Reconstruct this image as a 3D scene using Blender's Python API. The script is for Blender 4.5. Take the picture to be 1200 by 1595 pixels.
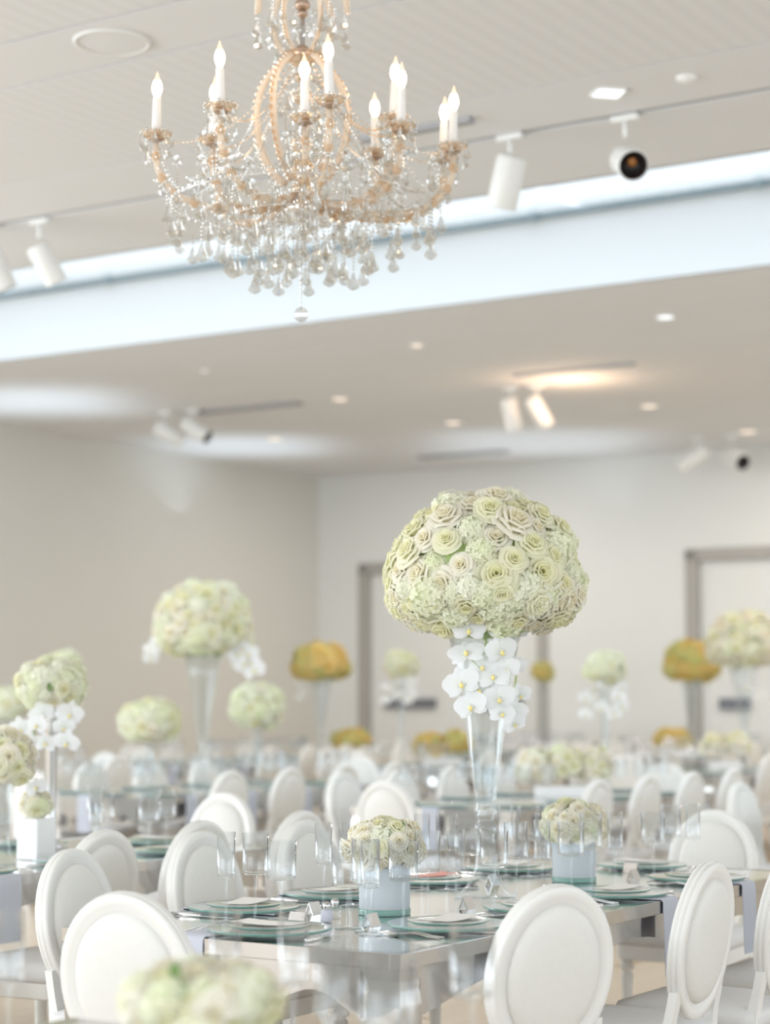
import bpy, math, random
from mathutils import Vector, Matrix, Euler, Quaternion
PI = math.pi
random.seed(7)
for o in list(bpy.data.objects): bpy.data.objects.remove(o)
SC = bpy.context.scene
COL = SC.collection
# ------------------------------------------------------------------ camera
F = 3050.0; HORIZON = 1090.0; CX = 600.0; CY = 797.5; CAMH = 1.42
PITCH = math.atan((HORIZON - CY) / F)
cam = bpy.data.cameras.new('camera'); camo = bpy.data.objects.new('camera', cam); COL.objects.link(camo)
camo.location = (0, 0, CAMH); camo.rotation_euler = (PI/2 + PITCH, 0, 0)
cam.sensor_fit = 'HORIZONTAL'; cam.lens = 80; cam.sensor_width = 80*1200/F
cam.clip_start = 0.1; cam.clip_end = 200
cam.dof.use_dof = True; cam.dof.focus_distance = 5.95; cam.dof.aperture_fstop = 2.1
SC.camera = camo
SC.cycles.transparent_max_bounces = 24; SC.cycles.max_bounces = 8
# ------------------------------------------------------------------ light and exposure
SC.view_settings.view_transform = 'Standard'; SC.view_settings.look = 'None'
SC.view_settings.exposure = 0.16; SC.view_settings.gamma = 1.0; SC.view_settings.use_curve_mapping = False
wd = bpy.data.worlds.new('world'); SC.world = wd; wd.use_nodes = True
bg = wd.node_tree.nodes['Background']; bg.inputs[0].default_value = (0.84, 0.925, 1.0, 1); bg.inputs[1].default_value = 1.95

TH = math.atan(1948/3064.0)
T = Vector((math.sin(TH), math.cos(TH), 0)); W = Vector((-math.cos(TH), math.sin(TH), 0)); RZ = -TH   # room axes
def ray(px, py):
    d = Vector(((px-CX)/F, 1.0, -(py-CY)/F))
    c, s = math.cos(PITCH), math.sin(PITCH)
    return Vector((d.x, d.y*c - d.z*s, d.y*s + d.z*c))
def pix(px, py, z):
    r = ray(px, py); k = (z-CAMH)/r.z
    return Vector((r.x*k, r.y*k, z))
def pixd(px, py, y):
    r = ray(px, py); k = y/r.y
    return Vector((r.x*k, y, CAMH + r.z*k))
P1 = pix(625, 1487, 0.76); P1.z = 0
def L(w, t, z=0.0): 
    p = P1 + W*w + T*t; return Vector((p.x, p.y, z))
def WT(p):
    q = Vector((p.x, p.y, 0)) - P1; return q.dot(W), q.dot(T)
def proj(p):
    v = Vector(p) - Vector((0, 0, CAMH)); c, s = math.cos(PITCH), math.sin(PITCH)
    y = v.y*c + v.z*s; z = -v.y*s + v.z*c
    return CX + F*v.x/y, CY - F*z/y
CEIL = 4.62

def area(name, loc, target, sx, sy, power, color):
    l = bpy.data.lights.new(name, 'AREA'); l.shape = 'RECTANGLE'; l.size = sx; l.size_y = sy; l.energy = power; l.color = color
    o = bpy.data.objects.new(name, l); COL.objects.link(o); o.location = loc
    o.rotation_euler = (Vector(target)-Vector(loc)).to_track_quat('-Z', 'Y').to_euler(); return o
area('window_daylight', L(12.2, -1.5, 2.4), L(0, 3, 1.2), 9, 3.6, 520, (0.86, 0.93, 1.0))
area('rear_window_daylight', L(3.0, -9.5, 2.6), L(2, 6, 1.6), 9, 3.6, 230, (0.9, 0.95, 1.0))

# ------------------------------------------------------------------ materials
def mat(name, color, rough=0.5, metal=0.0, **k):
    m = bpy.data.materials.new(name); m.use_nodes = True
    b = m.node_tree.nodes['Principled BSDF']
    b.inputs['Base Color'].default_value = (*color, 1); b.inputs['Roughness'].default_value = rough; b.inputs['Metallic'].default_value = metal
    for kk, v in k.items():
        b.inputs[kk.replace('_', ' ')].default_value = v
    return m
def noisy(name, c1, c2, scale, rough=0.5, bump=0.0, metal=0.0, stretch=(1, 1, 1), rand=0.0, sheen=0.0):
    m = mat(name, c1, rough, metal); nt = m.node_tree; b = nt.nodes['Principled BSDF']
    tc = nt.nodes.new('ShaderNodeTexCoord'); mp = nt.nodes.new('ShaderNodeMapping'); mp.inputs['Scale'].default_value = stretch
    n = nt.nodes.new('ShaderNodeTexNoise'); n.inputs['Scale'].default_value = scale; n.inputs['Detail'].default_value = 5
    mx = nt.nodes.new('ShaderNodeMix'); mx.data_type = 'RGBA'; mx.inputs[6].default_value = (*c1, 1); mx.inputs[7].default_value = (*c2, 1)
    nt.links.new(tc.outputs['Object'], mp.inputs[0]); nt.links.new(mp.outputs[0], n.inputs['Vector'])
    out = n.outputs['Fac']
    if rand:
        oi = nt.nodes.new('ShaderNodeObjectInfo'); ma = nt.nodes.new('ShaderNodeMath'); ma.operation = 'MULTIPLY_ADD'
        ma.inputs[1].default_value = rand; nt.links.new(oi.outputs['Random'], ma.inputs[0]); nt.links.new(n.outputs['Fac'], ma.inputs[2])
        s = nt.nodes.new('ShaderNodeMath'); s.operation = 'SUBTRACT'; s.inputs[1].default_value = rand/2; nt.links.new(ma.outputs[0], s.inputs[0]); out = s.outputs[0]
    nt.links.new(out, mx.inputs[0]); nt.links.new(mx.outputs[2], b.inputs['Base Color'])
    if bump:
        bp = nt.nodes.new('ShaderNodeBump'); bp.inputs['Strength'].default_value = bump; bp.inputs['Distance'].default_value = 0.002
        nt.links.new(n.outputs['Fac'], bp.inputs['Height']); nt.links.new(bp.outputs[0], b.inputs['Normal'])
    return m
def thin_glass(name, tint=(0.97, 0.985, 0.985), base=0.03, rough=0.02, refl=(1, 1, 1), ior=1.5, gain=1.0):
    """thin clear glass: fresnel mix of straight transmission and gloss"""
    m = bpy.data.materials.new(name); m.use_nodes = True; nt = m.node_tree; nt.nodes.clear()
    o = nt.nodes.new('ShaderNodeOutputMaterial'); mx = nt.nodes.new('ShaderNodeMixShader')
    t = nt.nodes.new('ShaderNodeBsdfTransparent'); t.inputs[0].default_value = (*tint, 1)
    g = nt.nodes.new('ShaderNodeBsdfGlossy'); g.inputs[0].default_value = (*refl, 1); g.inputs['Roughness'].default_value = rough
    f = nt.nodes.new('ShaderNodeLayerWeight'); f.inputs[0].default_value = .5
    pw = nt.nodes.new('ShaderNodeMath'); pw.operation = 'POWER'; pw.inputs[1].default_value = 4.0; nt.links.new(f.outputs['Facing'], pw.inputs[0])
    a = nt.nodes.new('ShaderNodeMath'); a.operation = 'MULTIPLY_ADD'; a.inputs[1].default_value = gain; a.inputs[2].default_value = base; a.use_clamp = True
    nt.links.new(pw.outputs[0], a.inputs[0]); nt.links.new(a.outputs[0], mx.inputs[0]); nt.links.new(t.outputs[0], mx.inputs[1]); nt.links.new(g.outputs[0], mx.inputs[2])
    nt.links.new(mx.outputs[0], o.inputs[0]); return m
def petal(name, outer, inner, radius=1.0, rand=0.35, trans=0.25, alt=None):
    """petal colour: heart colour near the flower axis, outer colour away; some light passes through"""
    m = bpy.data.materials.new(name); m.use_nodes = True; nt = m.node_tree; nt.nodes.clear()
    o = nt.nodes.new('ShaderNodeOutputMaterial'); tc = nt.nodes.new('ShaderNodeTexCoord'); sep = nt.nodes.new('ShaderNodeSeparateXYZ')
    nt.links.new(tc.outputs['Object'], sep.inputs[0])
    cb = nt.nodes.new('ShaderNodeCombineXYZ'); nt.links.new(sep.outputs[0], cb.inputs[0]); nt.links.new(sep.outputs[1], cb.inputs[1])
    ln = nt.nodes.new('ShaderNodeVectorMath'); ln.operation = 'LENGTH'; nt.links.new(cb.outputs[0], ln.inputs[0])
    mr = nt.nodes.new('ShaderNodeMapRange'); mr.inputs['From Max'].default_value = radius; nt.links.new(ln.outputs['Value'], mr.inputs['Value'])
    mx = nt.nodes.new('ShaderNodeMix'); mx.data_type = 'RGBA'; mx.inputs[6].default_value = (*inner, 1); mx.inputs[7].default_value = (*outer, 1)
    nt.links.new(mr.outputs[0], mx.inputs[0])
    oi = nt.nodes.new('ShaderNodeObjectInfo'); ml = nt.nodes.new('ShaderNodeMath'); ml.operation = 'MULTIPLY'; ml.inputs[1].default_value = rand
    nt.links.new(oi.outputs['Random'], ml.inputs[0])
    m2 = nt.nodes.new('ShaderNodeMix'); m2.data_type = 'RGBA'; m2.inputs[7].default_value = (*(alt or inner), 1)
    nt.links.new(ml.outputs[0], m2.inputs[0]); nt.links.new(mx.outputs[2], m2.inputs[6])
    d = nt.nodes.new('ShaderNodeBsdfDiffuse'); tr = nt.nodes.new('ShaderNodeBsdfTranslucent'); ms = nt.nodes.new('ShaderNodeMixShader'); ms.inputs[0].default_value = trans
    for s in (d, tr): nt.links.new(m2.outputs[2], s.inputs[0])
    nt.links.new(d.outputs[0], ms.inputs[1]); nt.links.new(tr.outputs[0], ms.inputs[2]); nt.links.new(ms.outputs[0], o.inputs[0]); return m
def emit(name, color, strength):
    m = bpy.data.materials.new(name); m.use_nodes = True; nt = m.node_tree; nt.nodes.clear()
    o = nt.nodes.new('ShaderNodeOutputMaterial'); e = nt.nodes.new('ShaderNodeEmission'); e.inputs[0].default_value = (*color, 1); e.inputs[1].default_value = strength
    nt.links.new(e.outputs[0], o.inputs[0]); return m

M = {}
M['lacquer'] = noisy('white_lacquer', (0.86, 0.85, 0.81), (0.90, 0.89, 0.86), 9, 0.32)
M['leather'] = noisy('ivory_leather', (0.80, 0.785, 0.74), (0.84, 0.83, 0.79), 60, 0.5, 0.25)
M['seat'] = noisy('pale_grey_seat_leather', (0.74, 0.73, 0.72), (0.80, 0.79, 0.78), 60, 0.5, 0.25)
M['chrome'] = noisy('polished_steel', (0.56, 0.55, 0.545), (0.64, 0.63, 0.62), 4, 0.09, metal=1)
M['mirror'] = noisy('mirrored_top', (0.90, 0.89, 0.88), (0.94, 0.93, 0.92), 3, 0.13, metal=1)
M['silver'] = noisy('silver_cutlery', (0.86, 0.85, 0.84), (0.93, 0.92, 0.92), 12, 0.16, metal=1)
M['glass'] = thin_glass('drinking_glass', (0.975, 0.983, 0.987), 0.045, 0.03, gain=1.5)
M['vaseglass'] = thin_glass('clear_vase_glass', (0.95, 0.965, 0.97), 0.04, 0.03, gain=.85)
M['plateglass'] = thin_glass('pale_green_plate_glass', (0.93, 0.975, 0.965), 0.22, 0.10)
M['plateedge'] = noisy('dark_green_glass_edge', (0.07, 0.22, 0.18), (0.32, 0.50, 0.44), 14, 0.12)
M['card'] = noisy('cream_card', (0.90, 0.88, 0.83), (0.92, 0.90, 0.86), 30, 0.7)
M['coral'] = noisy('coral_paper', (0.92, 0.33, 0.28), (0.95, 0.45, 0.38), 30, 0.6)
M['linen'] = noisy('lilac_grey_linen', (0.56, 0.58, 0.66), (0.66, 0.68, 0.75), 180, 0.85, 0.5)
M['frost'] = petal('frosted_vase_glass', (0.84, 0.89, 0.92), (0.84, 0.89, 0.92), rand=0.0, trans=0.45)
M['ceramic'] = noisy('white_glazed_ceramic', (0.90, 0.90, 0.90), (0.93, 0.93, 0.93), 5, 0.25)
M['rose'] = petal('cream_rose_petal', (0.99, 0.965, 0.80), (0.96, 0.92, 0.58), 0.75, 0.35, trans=.38, alt=(0.90, 0.92, 0.62))
M['rose_w'] = petal('white_rose_petal', (1.0, 0.965, 0.85), (0.98, 0.91, 0.66), 0.7, 0.3, trans=.38, alt=(0.97, 0.93, 0.82))
M['rose_y'] = petal('warm_lit_golden_rose', (0.90, 0.68, 0.30), (0.85, 0.62, 0.15), 0.75, 0.5, alt=(0.72, 0.70, 0.25))  # yellow roses; on the far domes the warm spotlights' orange is in the petal colour
M['hydr'] = petal('pale_green_hydrangea', (0.96, 0.96, 0.78), (0.88, 0.92, 0.64), 1.0, 0.6, trans=.35, alt=(0.99, 0.975, 0.90))
M['hydr_y'] = petal('yellow_green_hydrangea', (0.72, 0.70, 0.32), (0.66, 0.66, 0.25), 1.0, 0.5, alt=(0.80, 0.64, 0.28))
M['moss'] = noisy('green_foliage', (0.30, 0.42, 0.14), (0.52, 0.64, 0.28), 30, 0.8)
M['leaf'] = noisy('dark_leaf', (0.10, 0.20, 0.06), (0.28, 0.42, 0.14), 12, 0.5)
M['orchid'] = petal('white_orchid_petal', (0.96, 0.96, 0.97), (0.93, 0.94, 0.90), 0.6, 0.1, 0.35)
M['lip'] = noisy('yellow_orchid_lip', (0.90, 0.70, 0.15), (0.95, 0.85, 0.45), 8, 0.5)
M['stem'] = noisy('green_stem', (0.30, 0.42, 0.15), (0.45, 0.55, 0.25), 20, 0.6)
M['ceilpaint'] = noisy('ceiling_paint', (0.79, 0.795, 0.80), (0.81, 0.815, 0.82), 3, 0.85)
M['gap'] = mat('ceiling_joint_shadow', (0.33, 0.32, 0.31), 0.9)
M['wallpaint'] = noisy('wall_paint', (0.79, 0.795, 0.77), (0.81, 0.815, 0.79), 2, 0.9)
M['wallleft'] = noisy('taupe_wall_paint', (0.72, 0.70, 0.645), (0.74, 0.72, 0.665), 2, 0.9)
M['trim'] = noisy('grey_door_frame', (0.40, 0.385, 0.35), (0.45, 0.43, 0.40), 4, 0.6)
M['bar'] = noisy('dark_push_bar', (0.16, 0.17, 0.20), (0.22, 0.23, 0.26), 5, 0.5)
M['white'] = noisy('white_powdercoat', (0.84, 0.84, 0.81), (0.88, 0.88, 0.86), 10, 0.4)
M['black'] = noisy('black_lens_barrel', (0.012, 0.012, 0.014), (0.03, 0.025, 0.025), 20, 0.3)
M['amber'] = mat('amber_lens', (0.55, 0.22, 0.06), 0.15)
M['track'] = noisy('grey_track', (0.36, 0.37, 0.38), (0.42, 0.42, 0.43), 5, 0.6)
M['rail'] = noisy('blind_rail_metal', (0.20, 0.27, 0.30), (0.28, 0.35, 0.38), 5, 0.5)
M['fascia'] = mat('bright_white_plaster', (0.70, 0.735, 0.755), 0.9)
M['lampwarm'] = emit('warm_downlight_lens', (1.0, 0.80, 0.62), 1.5)
M['lampcool'] = emit('cool_downlight_lens', (0.95, 0.97, 1.0), 1.6)
M['oak'] = noisy('honey_oak', (0.60, 0.475, 0.34), (0.70, 0.575, 0.43), 6, 0.4, 0.2, stretch=(10, 0.6, 1), rand=0.7)
M['crystal'] = thin_glass('cut_crystal', (0.86, 0.865, 0.86), 0.26, 0.05, (1.0, 0.985, 0.96), gain=.9)
M['crystalwarm'] = thin_glass('champagne_crystal', (0.97, 0.89, 0.80), 0.25, 0.10, (1.0, 0.88, 0.75), gain=.9)  # peach tint carries the warm glow of the candle bulbs on the crystal
M['armglass'] = petal('amber_glass_arm', (0.96, 0.87, 0.76), (0.96, 0.87, 0.76), rand=0, trans=0.5)  # champagne glass with the bulbs' warm light mixed into its colour
M['candle'] = mat('candle_sleeve', (0.90, 0.88, 0.85), 0.45)
M['bronze'] = noisy('aged_bronze', (0.45, 0.33, 0.25), (0.55, 0.42, 0.33), 20, 0.35, metal=0.8)
M['bulb'] = emit('lit_flame_bulb', (1.0, 0.74, 0.48), 16.0)
M['bulbtip'] = emit('lit_bulb_tip', (1.0, 0.72, 0.48), 1.5)
# wide ceiling panels: perforated in fine rows that run along the room
def perforated():
    m = mat('perforated_panel', (0.8, 0.78, 0.75), 0.85); nt = m.node_tree; b = nt.nodes['Principled BSDF']
    tc = nt.nodes.new('ShaderNodeTexCoord'); wv = nt.nodes.new('ShaderNodeTexWave'); wv.bands_direction = 'X'; wv.inputs['Scale'].default_value = 3.0
    wv.inputs['Distortion'].default_value = 0.0
    mx = nt.nodes.new('ShaderNodeMix'); mx.data_type = 'RGBA'; mx.inputs[6].default_value = (0.775, 0.78, 0.785, 1); mx.inputs[7].default_value = (0.805, 0.81, 0.815, 1)
    nt.links.new(tc.outputs['Object'], wv.inputs[0]); nt.links.new(wv.outputs['Fac'], mx.inputs[0]); nt.links.new(mx.outputs[2], b.inputs['Base Color'])
    return m
M['perf'] = perforated()

# ------------------------------------------------------------------ mesh helpers
class MB:
    def __init__(s): s.v = []; s.f = []; s.mi = []; s.sm = []; s.mats = []
    def _m(s, m):
        if m not in s.mats: s.mats.append(m)
        return s.mats.index(m)
    def add(s, verts, faces, m, smooth=True, mx=None):
        n = len(s.v); i = s._m(m)
        if mx is not None: verts = [mx @ Vector(v) for v in verts]
        s.v += [tuple(v) for v in verts]
        for f in faces: s.f.append(tuple(n+k for k in f)); s.mi.append(i); s.sm.append(smooth)
        return s
    def box(s, c, d, m, mx=None, bev=0.0):
        x, y, z = (k/2 for k in d)
        if bev:
            b = min(bev, x*.9, y*.9, z*.9); V = []; idx = {}
            for sx in (-1, 1):
                for sy in (-1, 1):
                    for sz in (-1, 1):
                        for a in range(3):
                            p = [sx*(x-b), sy*(y-b), sz*(z-b)]; p[a] = (sx*x, sy*y, sz*z)[a]
                            idx[(sx, sy, sz, a)] = len(V); V.append((c[0]+p[0], c[1]+p[1], c[2]+p[2]))
            Fc = []
            q = [(-1, -1), (1, -1), (1, 1), (-1, 1)]
            for a in range(3):
                for sg in (-1, 1):
                    f = []
                    for u, w in q:
                        k = [0, 0, 0]; k[a] = sg; k[(a+1) % 3] = u; k[(a+2) % 3] = w; f.append(idx[(*k, a)])
                    Fc.append(f if sg > 0 else f[::-1])
            for a in range(3):
                b1, c1 = (a+1) % 3, (a+2) % 3
                for u in (-1, 1):
                    for w in (-1, 1):
                        k0 = [0, 0, 0]; k0[a] = -1; k0[b1] = u; k0[c1] = w; k1 = list(k0); k1[a] = 1
                        f = [idx[(*k0, b1)], idx[(*k1, b1)], idx[(*k1, c1)], idx[(*k0, c1)]]
                        Fc.append(f if u*w < 0 else f[::-1])
            for sx in (-1, 1):
                for sy in (-1, 1):
                    for sz in (-1, 1):
                        f = [idx[(sx, sy, sz, 0)], idx[(sx, sy, sz, 1)], idx[(sx, sy, sz, 2)]]
                        Fc.append(f if sx*sy*sz > 0 else f[::-1])
            return s.add(V, Fc, m, False, mx)
        V = [(c[0]+a*x, c[1]+b*y, c[2]+e*z) for a in (-1, 1) for b in (-1, 1) for e in (-1, 1)]
        return s.add(V, [(0, 1, 3, 2), (4, 6, 7, 5), (0, 4, 5, 1), (2, 3, 7, 6), (0, 2, 6, 4), (1, 5, 7, 3)], m, False, mx)
    def lathe(s, prof, m, n=24, smooth=True, mx=None, sx=1.0, sy=1.0):
        V = []; R = []
        for r, z in prof:
            if r < 1e-6: R.append([len(V)]); V.append((0, 0, z))
            else:
                R.append(list(range(len(V), len(V)+n))); V += [(r*sx*math.cos(2*PI*k/n), r*sy*math.sin(2*PI*k/n), z) for k in range(n)]
        Fc = []
        for a, b in zip(R, R[1:]):
            for k in range(n):
                k2 = (k+1) % n
                if len(a) == 1 and len(b) == 1: continue
                if len(a) == 1: Fc.append((a[0], b[k2], b[k]))
                elif len(b) == 1: Fc.append((a[k], a[k2], b[0]))
                else: Fc.append((a[k], a[k2], b[k2], b[k]))
        return s.add(V, Fc, m, smooth, mx)
    def tube(s, pts, rad, m, n=8, mx=None, cap=True, smooth=True):
        pts = [Vector(p) for p in pts]; N = len(pts)
        if not hasattr(rad, '__len__'): rad = [rad]*N
        V = []; up = None
        for i, p in enumerate(pts):
            d = (pts[min(i+1, N-1)] - pts[max(i-1, 0)]).normalized()
            if up is None: up = d.orthogonal().normalized()
            up = (up - d*up.dot(d)).normalized(); sd = d.cross(up)
            V += [p + (up*math.cos(2*PI*k/n) + sd*math.sin(2*PI*k/n))*rad[i] for k in range(n)]
        Fc = [(i*n+k, i*n+(k+1) % n, (i+1)*n+(k+1) % n, (i+1)*n+k) for i in range(N-1) for k in range(n)]
        if cap: Fc += [tuple(range(n))[::-1], tuple((N-1)*n+k for k in range(n))]
        return s.add(V, Fc, m, smooth, mx)
    def ball(s, c, r, m, n=10, k=6, sc=(1, 1, 1), smooth=True, mx=None):
        prof = [(math.sin(PI*i/k)*r if 0 < i < k else 0, -math.cos(PI*i/k)*r) for i in range(k+1)]
        mm = Matrix.Translation(c) @ Matrix.Diagonal((*sc, 1))
        if mx is not None: mm = mx @ mm
        return s.lathe(prof, m, n, smooth, mm)
    def grid(s, rows, m, smooth=True, mx=None):
        nr, nc = len(rows), len(rows[0])
        return s.add([p for r in rows for p in r], [(i*nc+j, i*nc+j+1, (i+1)*nc+j+1, (i+1)*nc+j) for i in range(nr-1) for j in range(nc-1)], m, smooth, mx)
    def mesh(s, name):
        me = bpy.data.meshes.new(name); me.from_pydata(s.v, [], s.f)
        for m in s.mats: me.materials.append(M[m])
        me.polygons.foreach_set('material_index', s.mi); me.polygons.foreach_set('use_smooth', s.sm); me.update(); return me
def mk(name, *calls):
    b = MB()
    for c in calls: getattr(b, c[0])(*c[1:])
    return b.mesh(name)
def bez(p0, p1, p2, p3, n=10):
    p0, p1, p2, p3 = map(Vector, (p0, p1, p2, p3))
    return [p0*(1-t)**3 + p1*3*t*(1-t)**2 + p2*3*t*t*(1-t) + p3*t**3 for t in [i/n for i in range(n+1)]]

def link(name, me, parent=None, loc=(0, 0, 0), rot=(0, 0, 0), scale=(1, 1, 1), label=None, cat=None, group=None, kind=None):
    o = bpy.data.objects.new(name, me); COL.objects.link(o)
    o.location = loc
    if isinstance(rot, Quaternion): rot = rot.to_euler()
    o.rotation_euler = rot
    o.scale = (scale,)*3 if not hasattr(scale, '__len__') else scale
    if parent: o.parent = parent
    if label: o['label'] = label
    if cat: o['category'] = cat
    if group: o['group'] = group
    if kind: o['kind'] = kind
    return o
def kit_add(kit, parent):
    for p in kit:
        o = link(p[0], p[1], parent, *(p[2:5] if len(p) > 2 else ()))
        if len(p) > 5 and p[5]: kit_add(p[5], o)
        if len(p) > 6: o['label'] = p[6]
def thing(name, kit, loc, rz=0.0, label=None, cat=None, group=None, scale=1.0):
    r = link(name, None, None, loc, (0, 0, rz), scale, label, cat, group); r.empty_display_size = 0.1
    kit_add(kit, r); return r
def rm(rz): return Matrix.Rotation(rz, 4, 'Z')
Z0 = (0, 0, 0); ONE = (1, 1, 1)

# ------------------------------------------------------------------ room shell
TW = 18.9; WL = 13.2       # far wall (t) and left wall (w) in room coordinates
TB = -10.0; WR = -11.0      # how far the floor and ceiling are built behind and to the right
def room_obj(name, b, parent=None, **k):
    o = link(name, b.mesh(name), parent, (P1.x, P1.y, 0) if not parent else Z0, (0, 0, RZ) if not parent else Z0, **k); return o
# local room axes: x = -w , y = t
def rb(b, w0, w1, t0, t1, z0, z1, m, bev=0.0):
    return b.box((-(w0+w1)/2, (t0+t1)/2, (z0+z1)/2), (abs(w1-w0), abs(t1-t0), abs(z1-z0)), m, None, bev)
fl = MB(); rb(fl, WR, WL+.2, TB, TW+.2, -0.30, -0.02, 'oak'); floor = room_obj('floor', fl, kind='structure')
plank = mk('plank', ('box', (0, 0, 0), (0.137, 1.96, 0.02), 'oak', None, 0.002))
npl = 0
for i in range(34):
    for j in range(5):
        w = -1.6 + i*0.14; t = -3.0 + j*2.0 + (i*0.73 % 2.0) - 1
        if npl < 290:
            link('plank', plank, floor, (-w, t, -0.01)); npl += 1
fl2 = MB()
for i in range(200):
    w = WR + .4 + i*0.14
    if w > WL: break
    segs = [(TB, TW)] if not (-1.68 < w < 3.1) else [(TB, -3.9 + (0)), (7.9, TW)]
    for a, b_ in segs: rb(fl2, w-.0685, w+.0685, a+.3, b_-.02, -0.02, -0.004, 'oak')
room_obj('floorboards', fl2, floor, kind='stuff')

# ceiling: rows of panels with dark joints; t of each joint taken from the joint lines of the photograph
def zpix0(px, py, t):
    r_ = ray(px, py); n = [WT(Vector((r_.x*s, r_.y*s, 0))) for s in (1, 2)]
    s = (t - n[0][1])/(n[1][1]-n[0][1]) + 1; return CAMH + r_.z*s
def t_at(py): return WT(pix(600, py, CEIL))[1]
tA, tB_, tC, tTrack = t_at(1090-1166), t_at(5), t_at(179), t_at(244)
tN, tF = t_at(330), t_at(487)
wide = tC - tB_; narrow = tB_ - tA
cb = MB(); rb(cb, WR, WL+.2, TB, tN-.03, CEIL+0.05, CEIL+.30, 'gap'); rb(cb, WR, WL+.2, tF+.03, TW+.2, CEIL+.05, CEIL+.30, 'gap')
ceiling = room_obj('ceiling', cb, kind='structure')
def panel(t0, t1, m, w0=WR, w1=WL):
    b = MB(); rb(b, w0, w1, t0+.012, t1-.012, -.03, .03, m); o = link('ceiling_panel', b.mesh('ceiling_panel'), ceiling, (0, 0, CEIL+.03)); return o
t = tA
k = 0
while t > TB:
    t2 = t - (wide if k % 2 == 0 else narrow); panel(t2, t, 'perf' if k % 2 == 0 else 'ceilpaint'); t = t2; k += 1
panel(tA, tB_, 'ceilpaint'); panel(tB_, tC, 'perf'); panel(tC, tTrack-.02, 'ceilpaint'); panel(tTrack+.02, tN, 'ceilpaint')
t = tF; k = 0
while t < TW:
    t2 = min(t + (1.15 if k % 2 == 0 else wide), TW); panel(t, t2, 'ceilpaint'); t = t2; k += 1
# lighting tracks set into the joints
tb = MB(); rb(tb, WR, WL, tTrack-.018, tTrack+.018, CEIL+.005, CEIL+.04, 'track')
room_obj('track_slot', tb, ceiling)
def track_piece(pxa, pya, pxb, pyb, wd_=0.05, m='track'):
    a, b_ = pix(pxa, pya, CEIL), pix(pxb, pyb, CEIL); wa, ta = WT(a); wb, tb_ = WT(b_); tm = (ta+tb_)/2
    q = MB(); rb(q, min(wa, wb), max(wa, wb), tm-wd_, tm+wd_, CEIL-.03, CEIL-.001, m)
    return link('lighting_track', q.mesh('lighting_track'), None, (P1.x, P1.y, 0), (0, 0, RZ))
for k_, (a, lab) in enumerate([((560, 213, 738, 184, 0.035), 'dark ceiling track piece behind the right candles of the chandelier'),
           ((310, 641, 468, 626, 0.07), 'dim ceiling track to the right of the two small spotlights on the left'),
           ((655, 711, 790, 701, 0.09), 'dim ceiling track near the far wall above the tall bouquet'),
           ((790, 580, 1000, 568, 0.02), 'thin ceiling track above the pair of warm lit spotlights')]):
    o = track_piece(*a); o['label'] = lab; o['category'] = 'track'
# skylight well between the two ceilings
SH = zpix0(600, 376, tF) - CEIL
f_ = MB(); rb(f_, WR, WL, tF, tF+.03, CEIL, CEIL+SH, 'fascia'); rb(f_, WR, WL, tN-.03, tN, CEIL, CEIL+SH+.3, 'fascia'); rb(f_, WL-.03, WL, tN, tF, CEIL, CEIL+SH, 'fascia')
room_obj('skylight_well', f_, ceiling)
sk = link('window_1', None, None, (P1.x, P1.y, 0), (0, 0, RZ), kind='structure')
SKY = 1.3
q = MB(); rb(q, WR, WL, tF-.05, tF+.02, CEIL+SH-.01, CEIL+SH+.035, 'rail'); rb(q, WR, WL, tN-.02, tN+.05, CEIL+SH-.02, CEIL+SH+.05, 'rail')
room_obj('skylight_rail', q, sk)
skw = mk('skylight_pane', ('box', (0, 0, 0), (2.96, tF-tN-.1, .02), 'glass'))
for i in range(8): link('skylight_pane', skw, sk, (-(WR+1.5+i*3.0), (tN+tF)/2, CEIL+SH+.02))
br = mk('rail_bracket', ('box', (0, 0, 0), (.06, .04, .03), 'rail'))
for px in (175, 420, 835, 1188):
    w_ = WT(pixd(px, 467-.1475*px, L(0, 0).y+1))[0]
    # bracket on the far rail, at the place where this sight line crosses it
    r = ray(px, 467-.1475*px); best = min((abs(WT(Vector((r.x*s, r.y*s, 0)))[1]-tF), s) for s in [5+.05*i for i in range(500)])[1]
    link('rail_bracket', br, sk, (-WT(Vector((r.x*best, r.y*best, 0)))[0], tF-.06, CEIL+SH-.01))

# walls
wb_ = MB()
def wpix(px, t):   # w where the sight line of column px meets the plane t
    r = ray(px, 1000); n = [(WT(Vector((r.x*s, r.y*s, 0)))) for s in (1, 2)]
    s = (t - n[0][1])/(n[1][1]-n[0][1]) + 1; return WT(Vector((r.x*s, r.y*s, 0)))[0]
def zpix(px, py, t):
    r = ray(px, py); n = [(WT(Vector((r.x*s, r.y*s, 0)))) for s in (1, 2)]
    s = (t - n[0][1])/(n[1][1]-n[0][1]) + 1; return CAMH + r.z*s
dw1a, dw1b = wpix(560, TW), wpix(855, TW); dw2a, dw2b = wpix(1071, TW), wpix(1330, TW)
DH = zpix(565, 878, TW); DH2 = zpix(1075, 860, TW); DH = (DH+DH2)/2
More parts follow.
